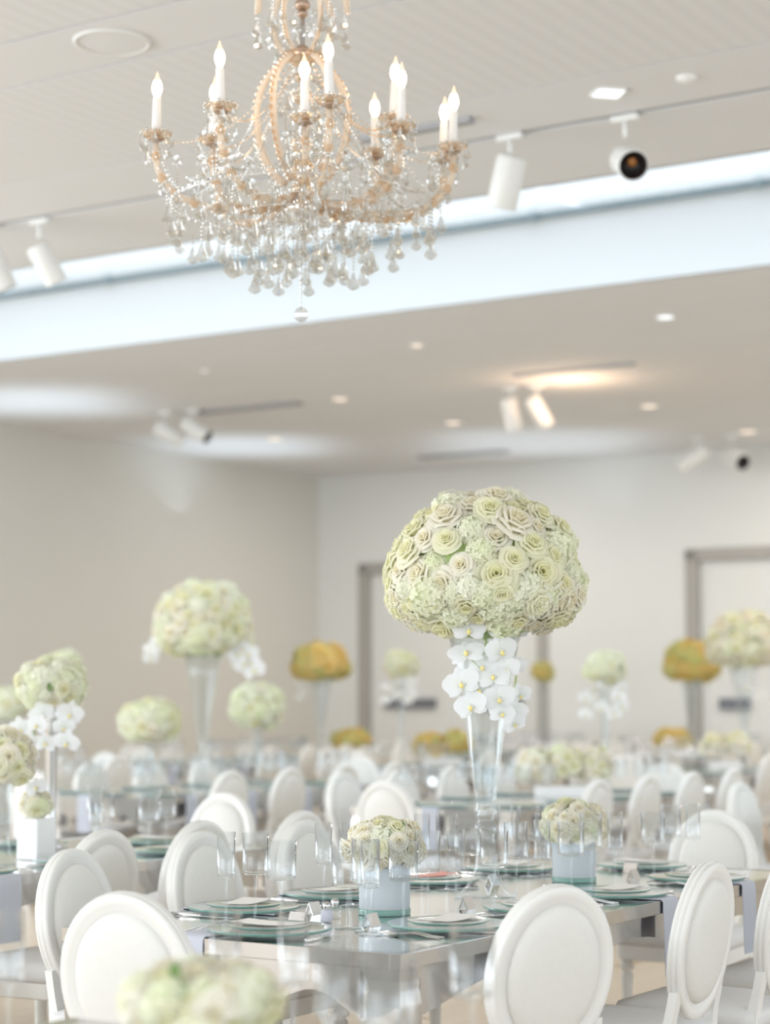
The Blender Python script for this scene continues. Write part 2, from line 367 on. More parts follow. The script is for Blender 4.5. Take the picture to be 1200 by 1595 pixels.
# far wall as piers and lintels around two wide door openings
edges = [WL+.2, dw1a, dw1b, dw2a, dw2b, WR]
for i in (0, 2, 4): rb(wb_, edges[i], edges[i+1], TW, TW+.25, 0, CEIL+.3, 'wallpaint')
for i in (1, 3): rb(wb_, edges[i], edges[i+1], TW, TW+.25, DH, CEIL+.3, 'wallpaint')
room_obj('wall_back', wb_, kind='structure')
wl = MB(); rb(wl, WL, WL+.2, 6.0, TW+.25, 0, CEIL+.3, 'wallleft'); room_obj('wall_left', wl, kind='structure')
for n_, (a, b_) in enumerate(((dw1a, dw1b), (dw2a, dw2b))):
    d = link('door_%d' % (n_+1), None, None, (P1.x, P1.y, 0), (0, 0, RZ), kind='structure')
    q = MB()
    rb(q, a-.16, a, TW-.03, TW+.2, 0, DH, 'trim'); rb(q, b_, b_+.16, TW-.03, TW+.2, 0, DH, 'trim'); rb(q, b_, a, TW-.03, TW+.2, DH-.13, DH+.02, 'trim')
    room_obj('door_frame', q, d)
    mid = (a+b_)/2
    for x0, x1 in ((a-.165, mid+.01), (mid-.01, b_+.165)):
        q = MB(); rb(q, x0, x1, TW+.06, TW+.12, 0.01, DH-.135, 'wallpaint', .004); lf = room_obj('door_leaf', q, d)
        q = MB(); rb(q, x0-.25*(1 if x0 > x1 else -1), x1+.25*(1 if x0 > x1 else -1), TW+.0, TW+.05, 1.30, 1.44, 'bar', .01); room_obj('push_bar', q, lf)
bs = MB(); rb(bs, WL-.02, WL, 6.0, TW, 0, .12, 'wallpaint'); room_obj('baseboard_left', bs, kind='structure')
# window wall that lets the daylight in, left of and behind the camera
ww = MB(); 
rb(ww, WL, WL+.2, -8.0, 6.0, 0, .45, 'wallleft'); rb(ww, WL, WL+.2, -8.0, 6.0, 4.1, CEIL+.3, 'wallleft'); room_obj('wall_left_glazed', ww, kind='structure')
wi = link('window_2', None, None, (P1.x, P1.y, 0), (0, 0, RZ), kind='structure')
for i in range(8):
    q = MB(); rb(q, WL+.05, WL+.12, -8+i*2-.03, -8+i*2+.03, .45, 4.1, 'white'); room_obj('mullion', q, wi)
for i in range(7):
    q = MB(); rb(q, WL+.08, WL+.09, -8+i*2+.03, -8+i*2+1.97, .45, 4.1, 'glass'); room_obj('pane', q, wi)

# ------------------------------------------------------------------ ceiling fixtures
def spot_head(px, py, dirv, label, length=.26, rad=.085, face='black', drop=.13, off=(0, 0, 0), amber=False):
    p = pix(px, py, CEIL)
    r = link('track_spotlight', None, None, p, (0, 0, 0), ONE, label, 'spotlight', 'spotlights on the ceiling tracks')
    link('adapter', mk('adapter', ('box', (0, 0, -.018), (.16, .045, .036), 'white', None, .004)), r, Z0, (0, 0, RZ))
    link('stem', mk('stem', ('tube', [(0, 0, -.03), (0, 0, -drop)], .014, 'white', 10)), r)
    d = Vector(dirv).normalized(); qd = d.to_track_quat('Z', 'Y')
    c = Vector((0, 0, -drop)) + Vector(off)
    b = MB(); b.lathe([(0, -length*.35), (rad*.8, -length*.35), (rad*.94, -length*.32), (rad, -length*.26), (rad, length*.62), (rad*.97, length*.65), (rad*.90, length*.65), (rad*.88, length*.60)], 'white', 28)
    h = link('head', b.mesh('head'), r, c, qd)
    b = MB(); b.lathe([(rad*.90, length*.655), (rad*.86, length*.645), (rad*.80, length*.45), (rad*.5, length*.30), (0, length*.28)], 'black', 28)
    link('lens_barrel', b.mesh('lens_barrel'), h)
    if amber: link('lens', mk('lens', ('ball', (rad*.1, rad*.1, length*.34), rad*.32, 'amber', 12, 6, (1, 1, .4))), h)
    return r
spot_head(974, 179, (.10, -.93, -.42), 'white spotlight with black barrel facing the camera, on the right track', .24, .086, off=(0.01, 0, -.13), amber=True)
spot_head(795, 209, (-.22, .35, -1), 'white cylinder spotlight aimed down, just right of the chandelier', .30, .088, off=(-.01, 0, -.10))
spot_head(62, 341, (.42, .25, -.75), 'white cylinder spotlight at the left end of the upper ceiling', .28, .075, off=(.03, 0, -.14))
spot_head(-14, 352, (.35, .2, -.8), 'white spotlight cut off by the left edge of the picture', .28, .085, off=(.03, 0, -.14))
spot_head(258, 640, (.85, .25, -.45), 'left one of two small spotlights above the taupe wall', .34, .085, off=(0.0, 0, -.10))
spot_head(300, 637, (.85, -.30, -.55), 'right one of two small spotlights above the taupe wall, with black barrel', .34, .085, off=(0.0, 0, -.08))
spot_head(796, 603, (.22, .3, -.9), 'left one of the pair of warm lit spotlights under the low ceiling', .34, .085, off=(0, 0, -.10))
spot_head(836, 600, (.5, .3, -.8), 'right one of the pair of warm lit spotlights under the low ceiling', .34, .085, off=(0, 0, -.10))
spot_head(1086, 680, (-.85, .3, -.55), 'left one of two spotlights by the far wall above the right doorway', .40, .095, off=(0, 0, -.10))
spot_head(1140, 676, (.35, -.88, -.38), 'right one of two spotlights by the far wall, with round black face', .34, .105, off=(0.02, 0, -.16))
# recessed fixtures
def downlight(px, py, r, label, m='lampwarm', square=False):
    p = pix(px, py, CEIL)
    o = link('recessed_downlight', None, None, p, (0, 0, RZ + (PI/4 if square else 0)), ONE, label, 'light', 'recessed ceiling lights')
    if square:
        q = MB(); 
        for sx, sy, dx, dy in ((0, 1, 2.2, .12), (0, -1, 2.2, .12), (1, 0, .12, 2.2), (-1, 0, .12, 2.2)): q.box((sx*r*1.04, sy*r*1.04, -.006), (dx*r, dy*r, .012), 'white')
        link('rim', q.mesh('rim'), o); link('lens', mk('lens', ('box', (0, 0, -.004), (r*1.9, r*1.9, .004), m)), o)
    else:
        link('rim', mk('rim', ('lathe', [(r*1.0, -.001), (r*1.25, -.001), (r*1.2, -.012), (r*1.0, -.012), (r*.95, -.004)], 'white', 24)), o)
        link('lens', mk('lens', ('lathe', [(0, -.006), (r*.98, -.006)][::-1], m, 24)), o)
for a in [(1037, 493, .075, 'bright recessed downlight high on the right of the low ceiling', 'lampcool'),
          (650, 537, .06, 'small recessed downlight above the tall bouquet', 'lampwarm'),
          (530, 621, .085, 'recessed downlight between the chandelier ball and the far corner', 'lampwarm'),
          (706, 658, .095, 'recessed downlight left of the pair of warm lit spotlights', 'lampwarm'),
          (1012, 632, .095, 'recessed downlight right of the pair of warm lit spotlights', 'lampwarm'),
          (428, 683, .095, 'recessed downlight nearest the room corner', 'lampwarm'),
          (1165, 672, .105, 'recessed downlight at the right above the right doorway', 'lampwarm')]:
    downlight(*a)
downlight(948, 143, .075, 'square recessed downlight with bright lens right of the chandelier', 'lampcool', True)
p = pix(175, 65, CEIL)
o = link('ceiling_speaker', None, None, p, (0, 0, RZ), ONE, 'large round flush ceiling speaker at the upper left', 'speaker')
link('rim', mk('rim', ('lathe', [(.17, -.001), (.192, -.001), (.19, -.010), (.175, -.012), (.168, -.006)], 'white', 40)), o)
link('grille', mk('grille', ('lathe', [(.17, -.005), (.1, -.008), (0, -.009)], 'ceilpaint', 40)), o)
for px, py, lab in ((1070, 120, 'small round ceiling sensor right of the square light'), (320, 577, 'small round ceiling sensor left of the low ceiling')):
    o = link('ceiling_sensor', None, None, pix(px, py, CEIL), (0, 0, RZ), ONE, lab, 'sensor')
    link('body', mk('body', ('lathe', [(.055, 0), (.05, -.015), (.02, -.03), (0, -.031)], 'white', 20)), o)
# light of the far room: warm spill above the paired spotlights, cool wash where ceiling meets the walls
def lamp(name, loc, target, size, power, color, spread=PI, sy=None):
    o = area(name, loc, target, size, sy or size, power, color); o.data.spread = spread; return o
p = pix(885, 590, CEIL)-Vector((0, 0, .45)); lamp('warm_spill', p, p+Vector((0, 0, 1)), .5, 6, (1, .66, .42))
for w_, t_ in ((3, 13), (8, 13), (5, 17), (10, 16.5), (0, 15)):
    lamp('downlight_beam', L(w_, t_, CEIL-.1), L(w_, t_, 0), .5, 45, (1, .92, .84))

# ------------------------------------------------------------------ oval back chair
def ellipse_ring(a, b_, prof, m, n=48):
    """sweep a closed profile of (outward, depth) points round an ellipse in the xz plane"""
    B = MB(); V = []; k = len(prof)
    for i in range(n):
        t_ = 2*PI*i/n; c, s = math.cos(t_), math.sin(t_); nx, nz = c*b_, s*a; l = math.hypot(nx, nz); nx /= l; nz /= l
        for o_, d_ in prof: V.append((a*c + nx*o_, d_, b_*s + nz*o_))
    Fc = [(i*k+j, i*k+(j+1) % k, ((i+1) % n)*k+(j+1) % k, ((i+1) % n)*k+j) for i in range(n) for j in range(k)]
    B.add(V, Fc, m, True); return B
OA, OB = .205, .232
prof = [(-.052, -.010), (-.046, -.019), (-.036, -.017), (-.030, -.021), (-.008, -.024), (-.003, -.020), (.0, -.012), (-.0035, -.008), (.001, -.004), (.001, .004), (-.0035, .008), (0, .012), (-.003, .020), (-.008, .024), (-.030, .021), (-.036, .017), (-.046, .019), (-.052, .010)]
ring_me = ellipse_ring(OA, OB, prof, 'lacquer').mesh('back_frame')
def pad():
    b = MB(); a, c = OA-.048, OB-.048; n = 40
    for s in (-1, 1):
        P = [(1.0, .006), (.985, .020), (.94, .029), (.80, .036), (.5, .041), (.25, .043), (0, .044)]
        V = []; R = []
        for r, d_ in P:
            if r == 0: R.append([len(V)]); V.append((0, s*d_, 0))
            else: R.append(list(range(len(V), len(V)+n))); V += [(a*r*math.cos(2*PI*k/n), s*d_, c*r*math.sin(2*PI*k/n)) for k in range(n)]
        Fc = []
        for A, B in zip(R, R[1:]):
            for k in range(n):
                k2 = (k+1) % n
                f = (A[k], A[k2], B[k2], B[k]) if len(B) > 1 else (A[k], A[k2], B[0])
                Fc.append(f if s < 0 else f[::-1])
        b.add(V, Fc, 'leather')
    return b.mesh('back_pad')
pad_me = pad()
def rrect(w0, w1, d, z, inset=0.0, n=5, r=.05):
    pts = []
    for sx, sy, a0 in ((1, 1, 0), (-1, 1, PI/2), (-1, -1, PI), (1, -1, 1.5*PI)):
        hw = (w1 if sy > 0 else w0)/2 - inset; cx, cy = sx*(hw-r), sy*(d/2-inset-r)
        for k in range(n): 
            a = a0 + PI/2*k/(n-1); pts.append((cx+r*math.cos(a), cy+r*math.sin(a), z))
    return pts
def loft(rings, m, cap=True, smooth=True):
    b = MB(); n = len(rings[0]); V = [p for r in rings for p in r]
    Fc = [(i*n+j, i*n+(j+1) % n, (i+1)*n+(j+1) % n, (i+1)*n+j) for i in range(len(rings)-1) for j in range(n)]
    if cap: Fc += [tuple(range(n))[::-1], tuple((len(rings)-1)*n+j for j in range(n))]
    b.add(V, Fc, m, smooth); return b
seat_me = loft([rrect(.43, .49, .46, .405), rrect(.44, .50, .47, .425), rrect(.44, .50, .47, .445), rrect(.43, .49, .46, .462, r=.055), rrect(.36, .41, .38, .474), rrect(.2, .2, .2, .480)], 'seat').mesh('seat')
rail_me = loft([rrect(.425, .485, .455, .345, .004), rrect(.43, .49, .46, .35), rrect(.43, .49, .46, .404), rrect(.42, .48, .45, .4045)], 'lacquer', smooth=False).mesh('seat_rail')
fleg_me = mk('leg', ('lathe', [(0, 0), (.011, 0), (.013, .02), (.018, .06), (.024, .25), (.026, .285), (.019, .29), (.019, .298), (.029, .305), (.031, .318), (.024, .325), (.024, .347), (0, .347)], 'lacquer', 14))
def rleg(s):
    b = MB(); pts = bez((s*.17, -.31, 0), (s*.175, -.25, .15), (s*.175, -.215, .28), (s*.172, -.215, .40), 7) + bez((s*.172, -.215, .42), (s*.168, -.22, .48), (s*.165, -.235, .52), (s*.163, -.246, .585), 4)
    V = []; n = 4
    for i, p in enumerate(pts):
        f = i/(len(pts)-1); hw = .013 + .008*min(1, f*2); hd = .013 + .008*math.sin(PI*min(1, f*1.2))
        V += [(p.x-hw, p.y-hd, p.z), (p.x+hw, p.y-hd, p.z), (p.x+hw, p.y+hd, p.z), (p.x-hw, p.y+hd, p.z)]
    N = len(pts); b.add(V, [(i*4+k, i*4+(k+1) % 4, (i+1)*4+(k+1) % 4, (i+1)*4+k) for i in range(N-1) for k in range(4)] + [(3, 2, 1, 0), tuple((N-1)*4+k for k in range(4))], 'lacquer', False)
    return b.mesh('leg')
rl = [rleg(-1), rleg(1)]
BT = math.radians(9); BC = (0, -.262, .715)
chair_kit = [('seat', seat_me), ('seat_rail', rail_me), ('leg', fleg_me, (-.2, .19, 0)), ('leg', fleg_me, (.2, .19, 0)), ('leg', rl[0]), ('leg', rl[1]),
             ('back_frame', ring_me, BC, (BT, 0, 0), ONE), ('back_pad', pad_me, BC, (BT, 0, 0), ONE)]
chair_kit = [p if len(p) > 3 else (p + ((0, 0, 0),) if len(p) == 2 else p) + (Z0, ONE) if len(p) < 4 else p for p in chair_kit]
def chair_at_back(back, face, label, group):
    """back: point under the middle of the oval; face: direction the sitter looks"""
    face = Vector(face); face.z = 0; face.normalize()
    o = Vector(back) + face*.275; o.z = 0
    return thing('oval_back_chair', chair_kit, o, math.atan2(-face.x, face.y), label, 'chair', group)
def rotv(v, deg): return Matrix.Rotation(math.radians(deg), 3, 'Z') @ Vector(v)

# ------------------------------------------------------------------ mirrored table
TWD, TLN = 1.17, 2.95
def table_kit():
    w, l = TWD/2, TLN/2
    b = MB(); h = .042; e = .035
    for sx in (-1, 1): b.box((sx*(w-e/2), 0, .76-h/2), (e, 2*l, h), 'chrome', None, .0015)
    for sy in (-1, 1): b.box((0, sy*(l-e/2), .76-h/2), (2*w-2*e, e, h), 'chrome', None, .0015)
    top = b.mesh('top_frame')
    pane = mk('mirror_panel', ('box', (0, 0, .76-.0125), (2*w-2*e, 2*l-2*e, .022), 'mirror'))
    def apron(L_):
        q = MB(); n = 24; V = []
        for i in range(n+1):
            x = -L_/2 + L_*i/n; u = abs(2*i/n-1); z = .63 - .035*(u**6) + .022*math.cos(u*PI*3)*(1-u*.3)
            V += [(x, -.011, z), (x, .011, z), (x, .011, .717), (x, -.011, .717)]
        Fc = [(i*4+k, i*4+(k+1) % 4, (i+1)*4+(k+1) % 4, (i+1)*4+k) for i in range(n) for k in range(4)] + [(3, 2, 1, 0), tuple(n*4+k for k in range(4))]
        q.add(V, Fc, 'chrome', False); return q.mesh('apron')
    a1, a2 = apron(2*l-.30), apron(2*w-.30)
    prof = [(.717, .125, 0), (.70, .112, .0), (.685, .100, .0), (.66, .097, -.002), (.62, .108, -.006), (.57, .108, -.006), (.50, .092, -.002), (.40, .068, .006), (.30, .052, .014), (.18, .043, .018), (.08, .042, .014), (.03, .052, .006), (0, .056, .004)]
    V = []
    for z, wd_, off in prof: V += [(off, off, z), (off+wd_, off, z), (off+wd_, off+wd_, z), (off, off+wd_, z)]
    n = len(prof); q = MB(); q.add(V, [(i*4+k, (i+1)*4+k, (i+1)*4+(k+1) % 4, i*4+(k+1) % 4) for i in range(n-1) for k in range(4)] + [(0, 1, 2, 3), tuple((n-1)*4+k for k in (3, 2, 1, 0))], 'chrome', False)
    leg = q.mesh('leg'); ins = .012
    K = [('top_frame', top, Z0, Z0, ONE), ('mirror_panel', pane, Z0, Z0, ONE)]
    for sy in (-1, 1): K.append(('apron', a2, (0, sy*(l-.045), 0), Z0, ONE))
    for sx in (-1, 1): K.append(('apron', a1, (sx*(w-.045), 0, 0), (0, 0, PI/2), ONE))
    K += [('leg', leg, (-w+ins, -l+ins, 0), Z0, ONE), ('leg', leg, (w-ins, -l+ins, 0), (0, 0, PI/2), ONE), ('leg', leg, (w-ins, l-ins, 0), (0, 0, PI), ONE), ('leg', leg, (-w+ins, l-ins, 0), (0, 0, -PI/2), ONE)]
    return K
TK = table_kit()

# ------------------------------------------------------------------ table ware
def goblet_kit(bw, bh, tot, fr=.036):
    zb = tot-bh; th = .0016
    bowl = mk('bowl', ('lathe', [(0, zb), (bw*.78, zb), (bw*.93, zb+.004), (bw*.97, zb+.014), (bw, zb+bh), (bw-th*.8, zb+bh), (bw*.97-th, zb+.016), (bw*.90, zb+.008), (0, zb+.006)], 'glass', 22))
    stem = mk('stem', ('lathe', [(.006, .004), (.0042, .012), (.0040, zb*.5), (.0045, zb-.012), (.008, zb-.001)], 'glass', 10))
    foot = mk('foot', ('lathe', [(0, 0), (fr, 0), (fr, .0018), (.012, .0045), (.006, .006), (0, .006)], 'glass', 22))
    return [('bowl', bowl, Z0, Z0, ONE), ('stem', stem, Z0, Z0, ONE), ('foot', foot, Z0, Z0, ONE)]
G_WINE = goblet_kit(.040, .125, .262); G_WATER = goblet_kit(.047, .118, .235, .040); G_FLUTE = goblet_kit(.028, .135, .265, .033)
# one-piece versions for distant tables
def goblet_far(bw, bh, tot):
    zb = tot-bh
    return mk('goblet', ('lathe', [(0, 0), (.034, 0), (.030, .003), (.005, .006), (.0045, zb-.01), (bw*.85, zb), (bw, zb+.012), (bw, zb+bh), (bw-.0015, zb+bh), (bw-.002, zb+.014), (0, zb+.006)], 'glass', 14))
GF = [goblet_far(.042, .12, .25), goblet_far(.046, .115, .23)]
charger_me = mk('charger', ('lathe', [(0, .0), (.165, .0)], 'plateglass', 56), ('lathe', [(.165, 0), (.176, .004), (.1775, .008), (.1765, .0105)], 'plateedge', 56), ('lathe', [(.1765, .0105), (.150, .0072), (0, .0068)], 'plateglass', 56))
plate_me = mk('plate', ('lathe', [(0, 0), (.108, 0)], 'plateglass', 44), ('lathe', [(.108, 0), (.1175, .004), (.118, .0075)], 'plateedge', 44), ('lathe', [(.118, .0075), (.098, .0052), (0, .005)], 'plateglass', 44))
def card_mesh():
    b = MB(); n = 6; top = []; 
    for i in range(n+1):
        x = -.105 + .21*i/n; z = .0008 + .004*((x/.105)**2)
        top.append([(x, -.05, z+.0012), (x, .05, z+.0012)])
    b.grid(top, 'card', True); b.grid([[(p[0], p[1], p[2]-.0014) for p in r][::-1] for r in top], 'card', True); return b.mesh('menu_card')
menu_me = card_mesh()
def fork_mesh():
    b = MB(); ys = [-.10, -.06, -.01, .03, .05, .062]; hw = [.0065, .005, .0032, .004, .010, .011]; zs = [.002, .004, .012, .006, .003, .004]
    rows = [[(-w, y, z), (0, y, z+.0018), (w, y, z)] for y, w, z in zip(ys, hw, zs)]; b.grid([r[::-1] for r in rows], 'silver'); b.grid([[(p[0], p[1], p[2]-.0022) for p in r] for r in rows], 'silver')
    for k in range(4):
        x = -.009+.006*k; b.tube([(x, .060, .003), (x, .080, .004), (x*.96, .10, .009)], [.0018, .0015, .0009], 'silver', 6)
    return b.mesh('fork')
def knife_mesh():
    b = MB(); b.tube([(0, -.11, .005), (0, -.05, .0052), (0, .0, .0045)], [.0065, .005, .0042], 'silver', 8)
    b.box((0, .062, .004), (.015, .125, .0016), 'silver', None, .0006); return b.mesh('knife')
fork_me, knife_me = fork_mesh(), knife_mesh()
def napkin_mesh():
    b = MB(); rows = []; hw = .058; n = 5; path = []
    path += [(.16, .0012), (.05, .0014), (-.02, .0018), (-.14, .0022), (-.1935, .0026), (-.2005, -.0045), (-.2015, -.03), (-.202, -.09), (-.2015, -.16), (-.204, -.245)]
    def rowset(off):
        R = []
        for i, (y, z) in enumerate(path):
            nn = Vector((0, 0, 1)) if i < 5 else (Vector((0, -1, .3)).normalized() if i == 5 else Vector((0, -1, 0)))
            r = []
            for k in range(n+1):
                x = -hw + 2*hw*k/n; wv = .0022*math.sin(x*120+i)*(1 if i > 5 else 0)
                p = Vector((x, y-wv, z)) + nn*off; r.append(tuple(p))
            R.append(r)
        return R
    a = rowset(0.0); c = rowset(.0036); b.grid(c, 'linen'); b.grid([r[::-1] for r in a], 'linen')
    for e in (0, n): 
        for i in range(len(path)-1): b.add([a[i][e], a[i+1][e], c[i+1][e], c[i][e]], [(0, 1, 2, 3)], 'linen', False)
    b.add([*a[-1], *c[-1]], [(k, k+1, n+2+k, n+1+k) for k in range(n)], 'linen', False); return b.mesh('napkin')
nap_me = napkin_mesh()
tent_me = mk('place_card', ('add', [(-.028, -.016, 0), (.028, -.016, 0), (.028, 0, .036), (-.028, 0, .036), (-.028, .016, 0), (.028, .016, 0), (-.028, -.013, 0), (.028, -.013, 0), (.028, 0, .032), (-.028, 0, .032), (-.028, .013, 0), (.028, .013, 0)],
     [(0, 1, 2, 3), (3, 2, 5, 4), (6, 9, 8, 7), (9, 10, 11, 8), (0, 3, 9, 6), (3, 4, 10, 9), (1, 7, 8, 2), (2, 8, 11, 5), (0, 6, 7, 1), (4, 5, 11, 10)], 'silver', False))

# ------------------------------------------------------------------ flowers
def rose_mesh(seed, m):
    rnd = random.Random(seed); b = MB()
    lay = [(.14, .62, 3, .85), (.27, .63, 4, .75), (.43, .58, 4, .72), (.62, .48, 5, .70), (.82, .30, 6, .66), (.98, .08, 6, .62)]
    for k, (R, Zt, n, hw) in enumerate(lay):
        ph = rnd.random()*6.28
        for j in range(n):
            a0 = ph + 2*PI*j/n + rnd.uniform(-.12, .12); half = 2*PI/n*hw; rows = []; zz = Zt + rnd.uniform(-.05, .05); RR = R*rnd.uniform(.94, 1.08)
            for iv, v in enumerate((0, .35, .7, .92, 1.0)):
                row = []
                for iu in range(6):
                    u = -1 + iu*.4; edge = 1 - .30*abs(u)**2.5*v
                    r = (.10 + (RR-.10)*(v**.75))*(1 + (.10*k/5 if iv >= 3 else 0))*(1-.07*abs(u)**3) + .035*u
                    if iv == 4: r += .04 + .03*k/5
                    z = -.35 + (zz+.35)*(math.sin(v*PI/2)**1.1)*edge - (.07*k/5 + .02 if iv == 4 else 0)
                    a = a0 + half*u*(.55+.45*math.sin(min(1, v*1.15)*PI/2))
                    row.append((r*math.cos(a), r*math.sin(a), z))
                rows.append(row)
            b.grid(rows, m)
    b.lathe([(0, -.45), (.45, -.40), (.70, -.2), (.5, -.05), (0, .1)], m, 10)
    return b.mesh('rose')
def hydrangea_mesh(seed, m):
    rnd = random.Random(seed); b = MB(); N = 60
    for i in range(N):
        z = 1 - 1.45*(i+.5)/N; a = i*2.39996; r = math.sqrt(max(0, 1-z*z)); nrm = Vector((r*math.cos(a), r*math.sin(a), z)); R = .86+rnd.uniform(-.06, .10)
        q = (nrm + Vector([rnd.uniform(-.25, .25) for _ in range(3)])).to_track_quat('Z', 'Y').to_matrix().to_4x4(); mx = Matrix.Translation(nrm*R) @ q @ Matrix.Rotation(rnd.random()*6, 4, 'Z')
        for k in range(4):
            c, s = math.cos(k*PI/2), math.sin(k*PI/2)
            pts = [(0, 0, 0), (.14, -.11, .05), (.25, 0, .02), (.14, .11, .05)]
            b.add([(c*x-s*y, s*x+c*y, z_) for x, y, z_ in pts], [(0, 1, 2, 3)], m, False, mx)
    b.ball((0, 0, 0), .80, m, 10, 7); return b.mesh('hydrangea')
def orchid_mesh():
    b = MB()
    def pet(a, ln, wd_, z0, z1):
        rows = []
        for v in (0, .3, .65, .9, 1.0):
            hw = wd_*math.sin(PI*min(.97, (.12+v*.86)))**.7
            rows.append([(math.cos(a)*ln*v - math.sin(a)*hw*u, math.sin(a)*ln*v + math.cos(a)*hw*u, z0 + (z1-z0)*v + .10*(1-u*u)*v*(1-v)*2) for u in (-1, -.5, 0, .5, 1)])
        b.grid(rows, 'orchid')
    for a, ln, wd_ in ((PI/2, .95, .34), (PI*7/6, .90, .32), (PI*11/6, .90, .32)): pet(a, ln, wd_, -.04, -.10)
    for a in (.22, PI-.22): pet(a, 1.0, .58, .02, .06)
    b.ball((0, -.16, .16), .15, 'lip', 8, 6, (.8, 1.1, .8)); b.ball((0, .02, .14), .09, 'orchid', 8, 5)
    for s in (-1, 1): b.ball((s*.13, -.10, .14), .10, 'orchid', 6, 4, (1, .7, .5))
    return b.mesh('orchid_blossom')
def leaf_mesh():
    b = MB(); rows = []
    for v in (0, .25, .55, .8, 1.0):
        hw = .32*math.sin(PI*min(.98, .06+v*.92)); rows.append([(-hw, v, .05), (0, v, -.03), (hw, v, .05)])
    b.grid(rows, 'leaf'); return b.mesh('leaf')
ROSE = [rose_mesh(i, 'rose') for i in range(3)]; ROSEW = [rose_mesh(i+9, 'rose_w') for i in range(2)]; ROSEY = [rose_mesh(i+19, 'rose_y') for i in range(2)]
HYD = [hydrangea_mesh(i, 'hydr') for i in range(2)]; HYDY = [hydrangea_mesh(5, 'hydr_y')]; ORC = orchid_mesh(); LEAF = leaf_mesh()
def bouquet(root, c, rx, rz_up, rz_dn, fr, seed, share=.62, yellow=False, zmin=-.8, leaves=6, label_core=None, rmix=.35):
    """flowers set over a mossy core: roses and hydrangeas are parts"""
    rnd = random.Random(seed); c = Vector(c)
    core = MB(); core.ball((0, 0, 0), 1, 'moss', 20, 12, (rx-fr*.75, rx-fr*.75, (rz_up+rz_dn)/2-fr*.6)); link('foliage_core', core.mesh('foliage_core'), root, c + Vector((0, 0, (rz_up-rz_dn)/2*.6)))
    A = 4*PI*((2*(rx*(rz_up+rz_dn)/2)**1.6 + (rx*rx)**1.6)/3)**(1/1.6)*(1-zmin)/2
    N = max(10, int(A/(fr*fr*2.15)))
    rr, ww_, hh = (ROSEY, ROSEY, HYDY) if yellow else (ROSE, ROSEW, HYD)
    for i in range(N):
        z = 1 - (1-zmin)*(i+.5)/N; a = i*2.39996 + seed; r = max(0, 1-abs(z)**2.35)**(1/2.35)
        rzv = rz_up if z > 0 else rz_dn
        nrm = Vector((r*math.cos(a)/rx, r*math.sin(a)/rx, z/rzv)).normalized()
        sc = fr*rnd.choice((.78, .9, 1.0, 1.1, 1.28)); isr = rnd.random() < share
        p = Vector((r*math.cos(a)*(rx-sc*.55), r*math.sin(a)*(rx-sc*.55), z*(rzv-sc*.5))) + Vector([rnd.uniform(-.24, .24)*fr for _ in range(3)])
        nrm = (nrm + Vector([rnd.uniform(-.22, .22) for _ in range(3)])).normalized()
        q = nrm.to_track_quat('Z', 'Y') @ Quaternion((0, 0, 1), rnd.random()*6.28)
        if isr: link('rose', rnd.choice(ww_ if rnd.random() < rmix else rr), root, c+p, q, sc)
        else: link('hydrangea', rnd.choice(hh), root, c+p-nrm*sc*.35, q, sc*1.12)
    for i in range(leaves):
        z = rnd.uniform(-.3, .8); a = rnd.random()*6.28; r = math.sqrt(1-z*z); nrm = Vector((r*math.cos(a), r*math.sin(a), z))
        p = Vector((nrm.x*rx, nrm.y*rx, z*rz_up))*.93; link('leaf', LEAF, root, c+p, (nrm+Vector((rnd.random()-.5, rnd.random()-.5, 0))*1.6).to_track_quat('Z', 'Y'), fr*.9)
def spray(root, pts, fs, look, seed=0, spreadf=.55):
    rnd = random.Random(seed)
    s = link('orchid_spray', mk('orchid_spray', ('tube', pts, .0035, 'stem', 6)), root)
    for i, p in enumerate(pts):
        p = Vector(p); d = (Vector(look) + Vector([rnd.uniform(-.45, .45) for _ in range(3)])).normalized()
        side = d.cross(Vector((0, 0, 1))).normalized()*fs*(spreadf if i % 2 else -spreadf)
        q = d.to_track_quat('Z', 'Y') @ Quaternion((0, 0, 1), rnd.uniform(-.4, .4))
        link('orchid_blossom', ORC, s, p + side + d*fs*.35, q, fs*rnd.uniform(.88, 1.1))
# --- tall cone vase centrepiece
def tall_vase_mesh():
    pr = [(0, 0), (.105, 0), (.108, .006), (.085, .018), (.055, .05), (.040, .10), (.033, .16), (.030, .205), (.036, .215), (.040, .232), (.034, .248), (.026, .256), (.034, .268), (.040, .282), (.036, .300), (.034, .312), (.040, .36), (.062, .52), (.092, .72), (.134, .93)]
    inner = [(.130, .93), (.088, .72), (.058, .52), (.036, .37), (.020, .345), (0, .335)]
    b = MB(); b.lathe(pr + inner, 'vaseglass', 40); return b.mesh('glass_vase')
TV = tall_vase_mesh()
rim_me = mk('vase_rim', ('lathe', [(.130, .926), (.136, .926), (.137, .931), (.130, .932), (.130, .926)], 'vaseglass', 40))
tv_base = mk('crystal_knob', ('lathe', [(0, .256), (.022, .258), (.030, .272), (.026, .290), (.012, .305), (0, .308)], 'crystal', 8, False))
def tall(loc, label, seed, scale=1.0, yellow=False, fr=.058, domer=.335, sprays=((0, -1, 0),), leaves=10, zc=1.02, up=.345, dn=.15):
    r = link('tall_floral_centerpiece', None, None, loc, Z0, scale, label, 'centerpiece', 'tall cone vase centerpieces')
    link('glass_vase', TV, r); link('vase_rim', rim_me, r); link('crystal_knob', tv_base, r)
    bouquet(r, (0, 0, zc), domer, up, dn, fr, seed, .60, yellow, -.85, leaves)
    for k, sp in enumerate(sprays): spray(r, *(sp if len(sp) > 3 else (*sp, seed+k)))
    return r
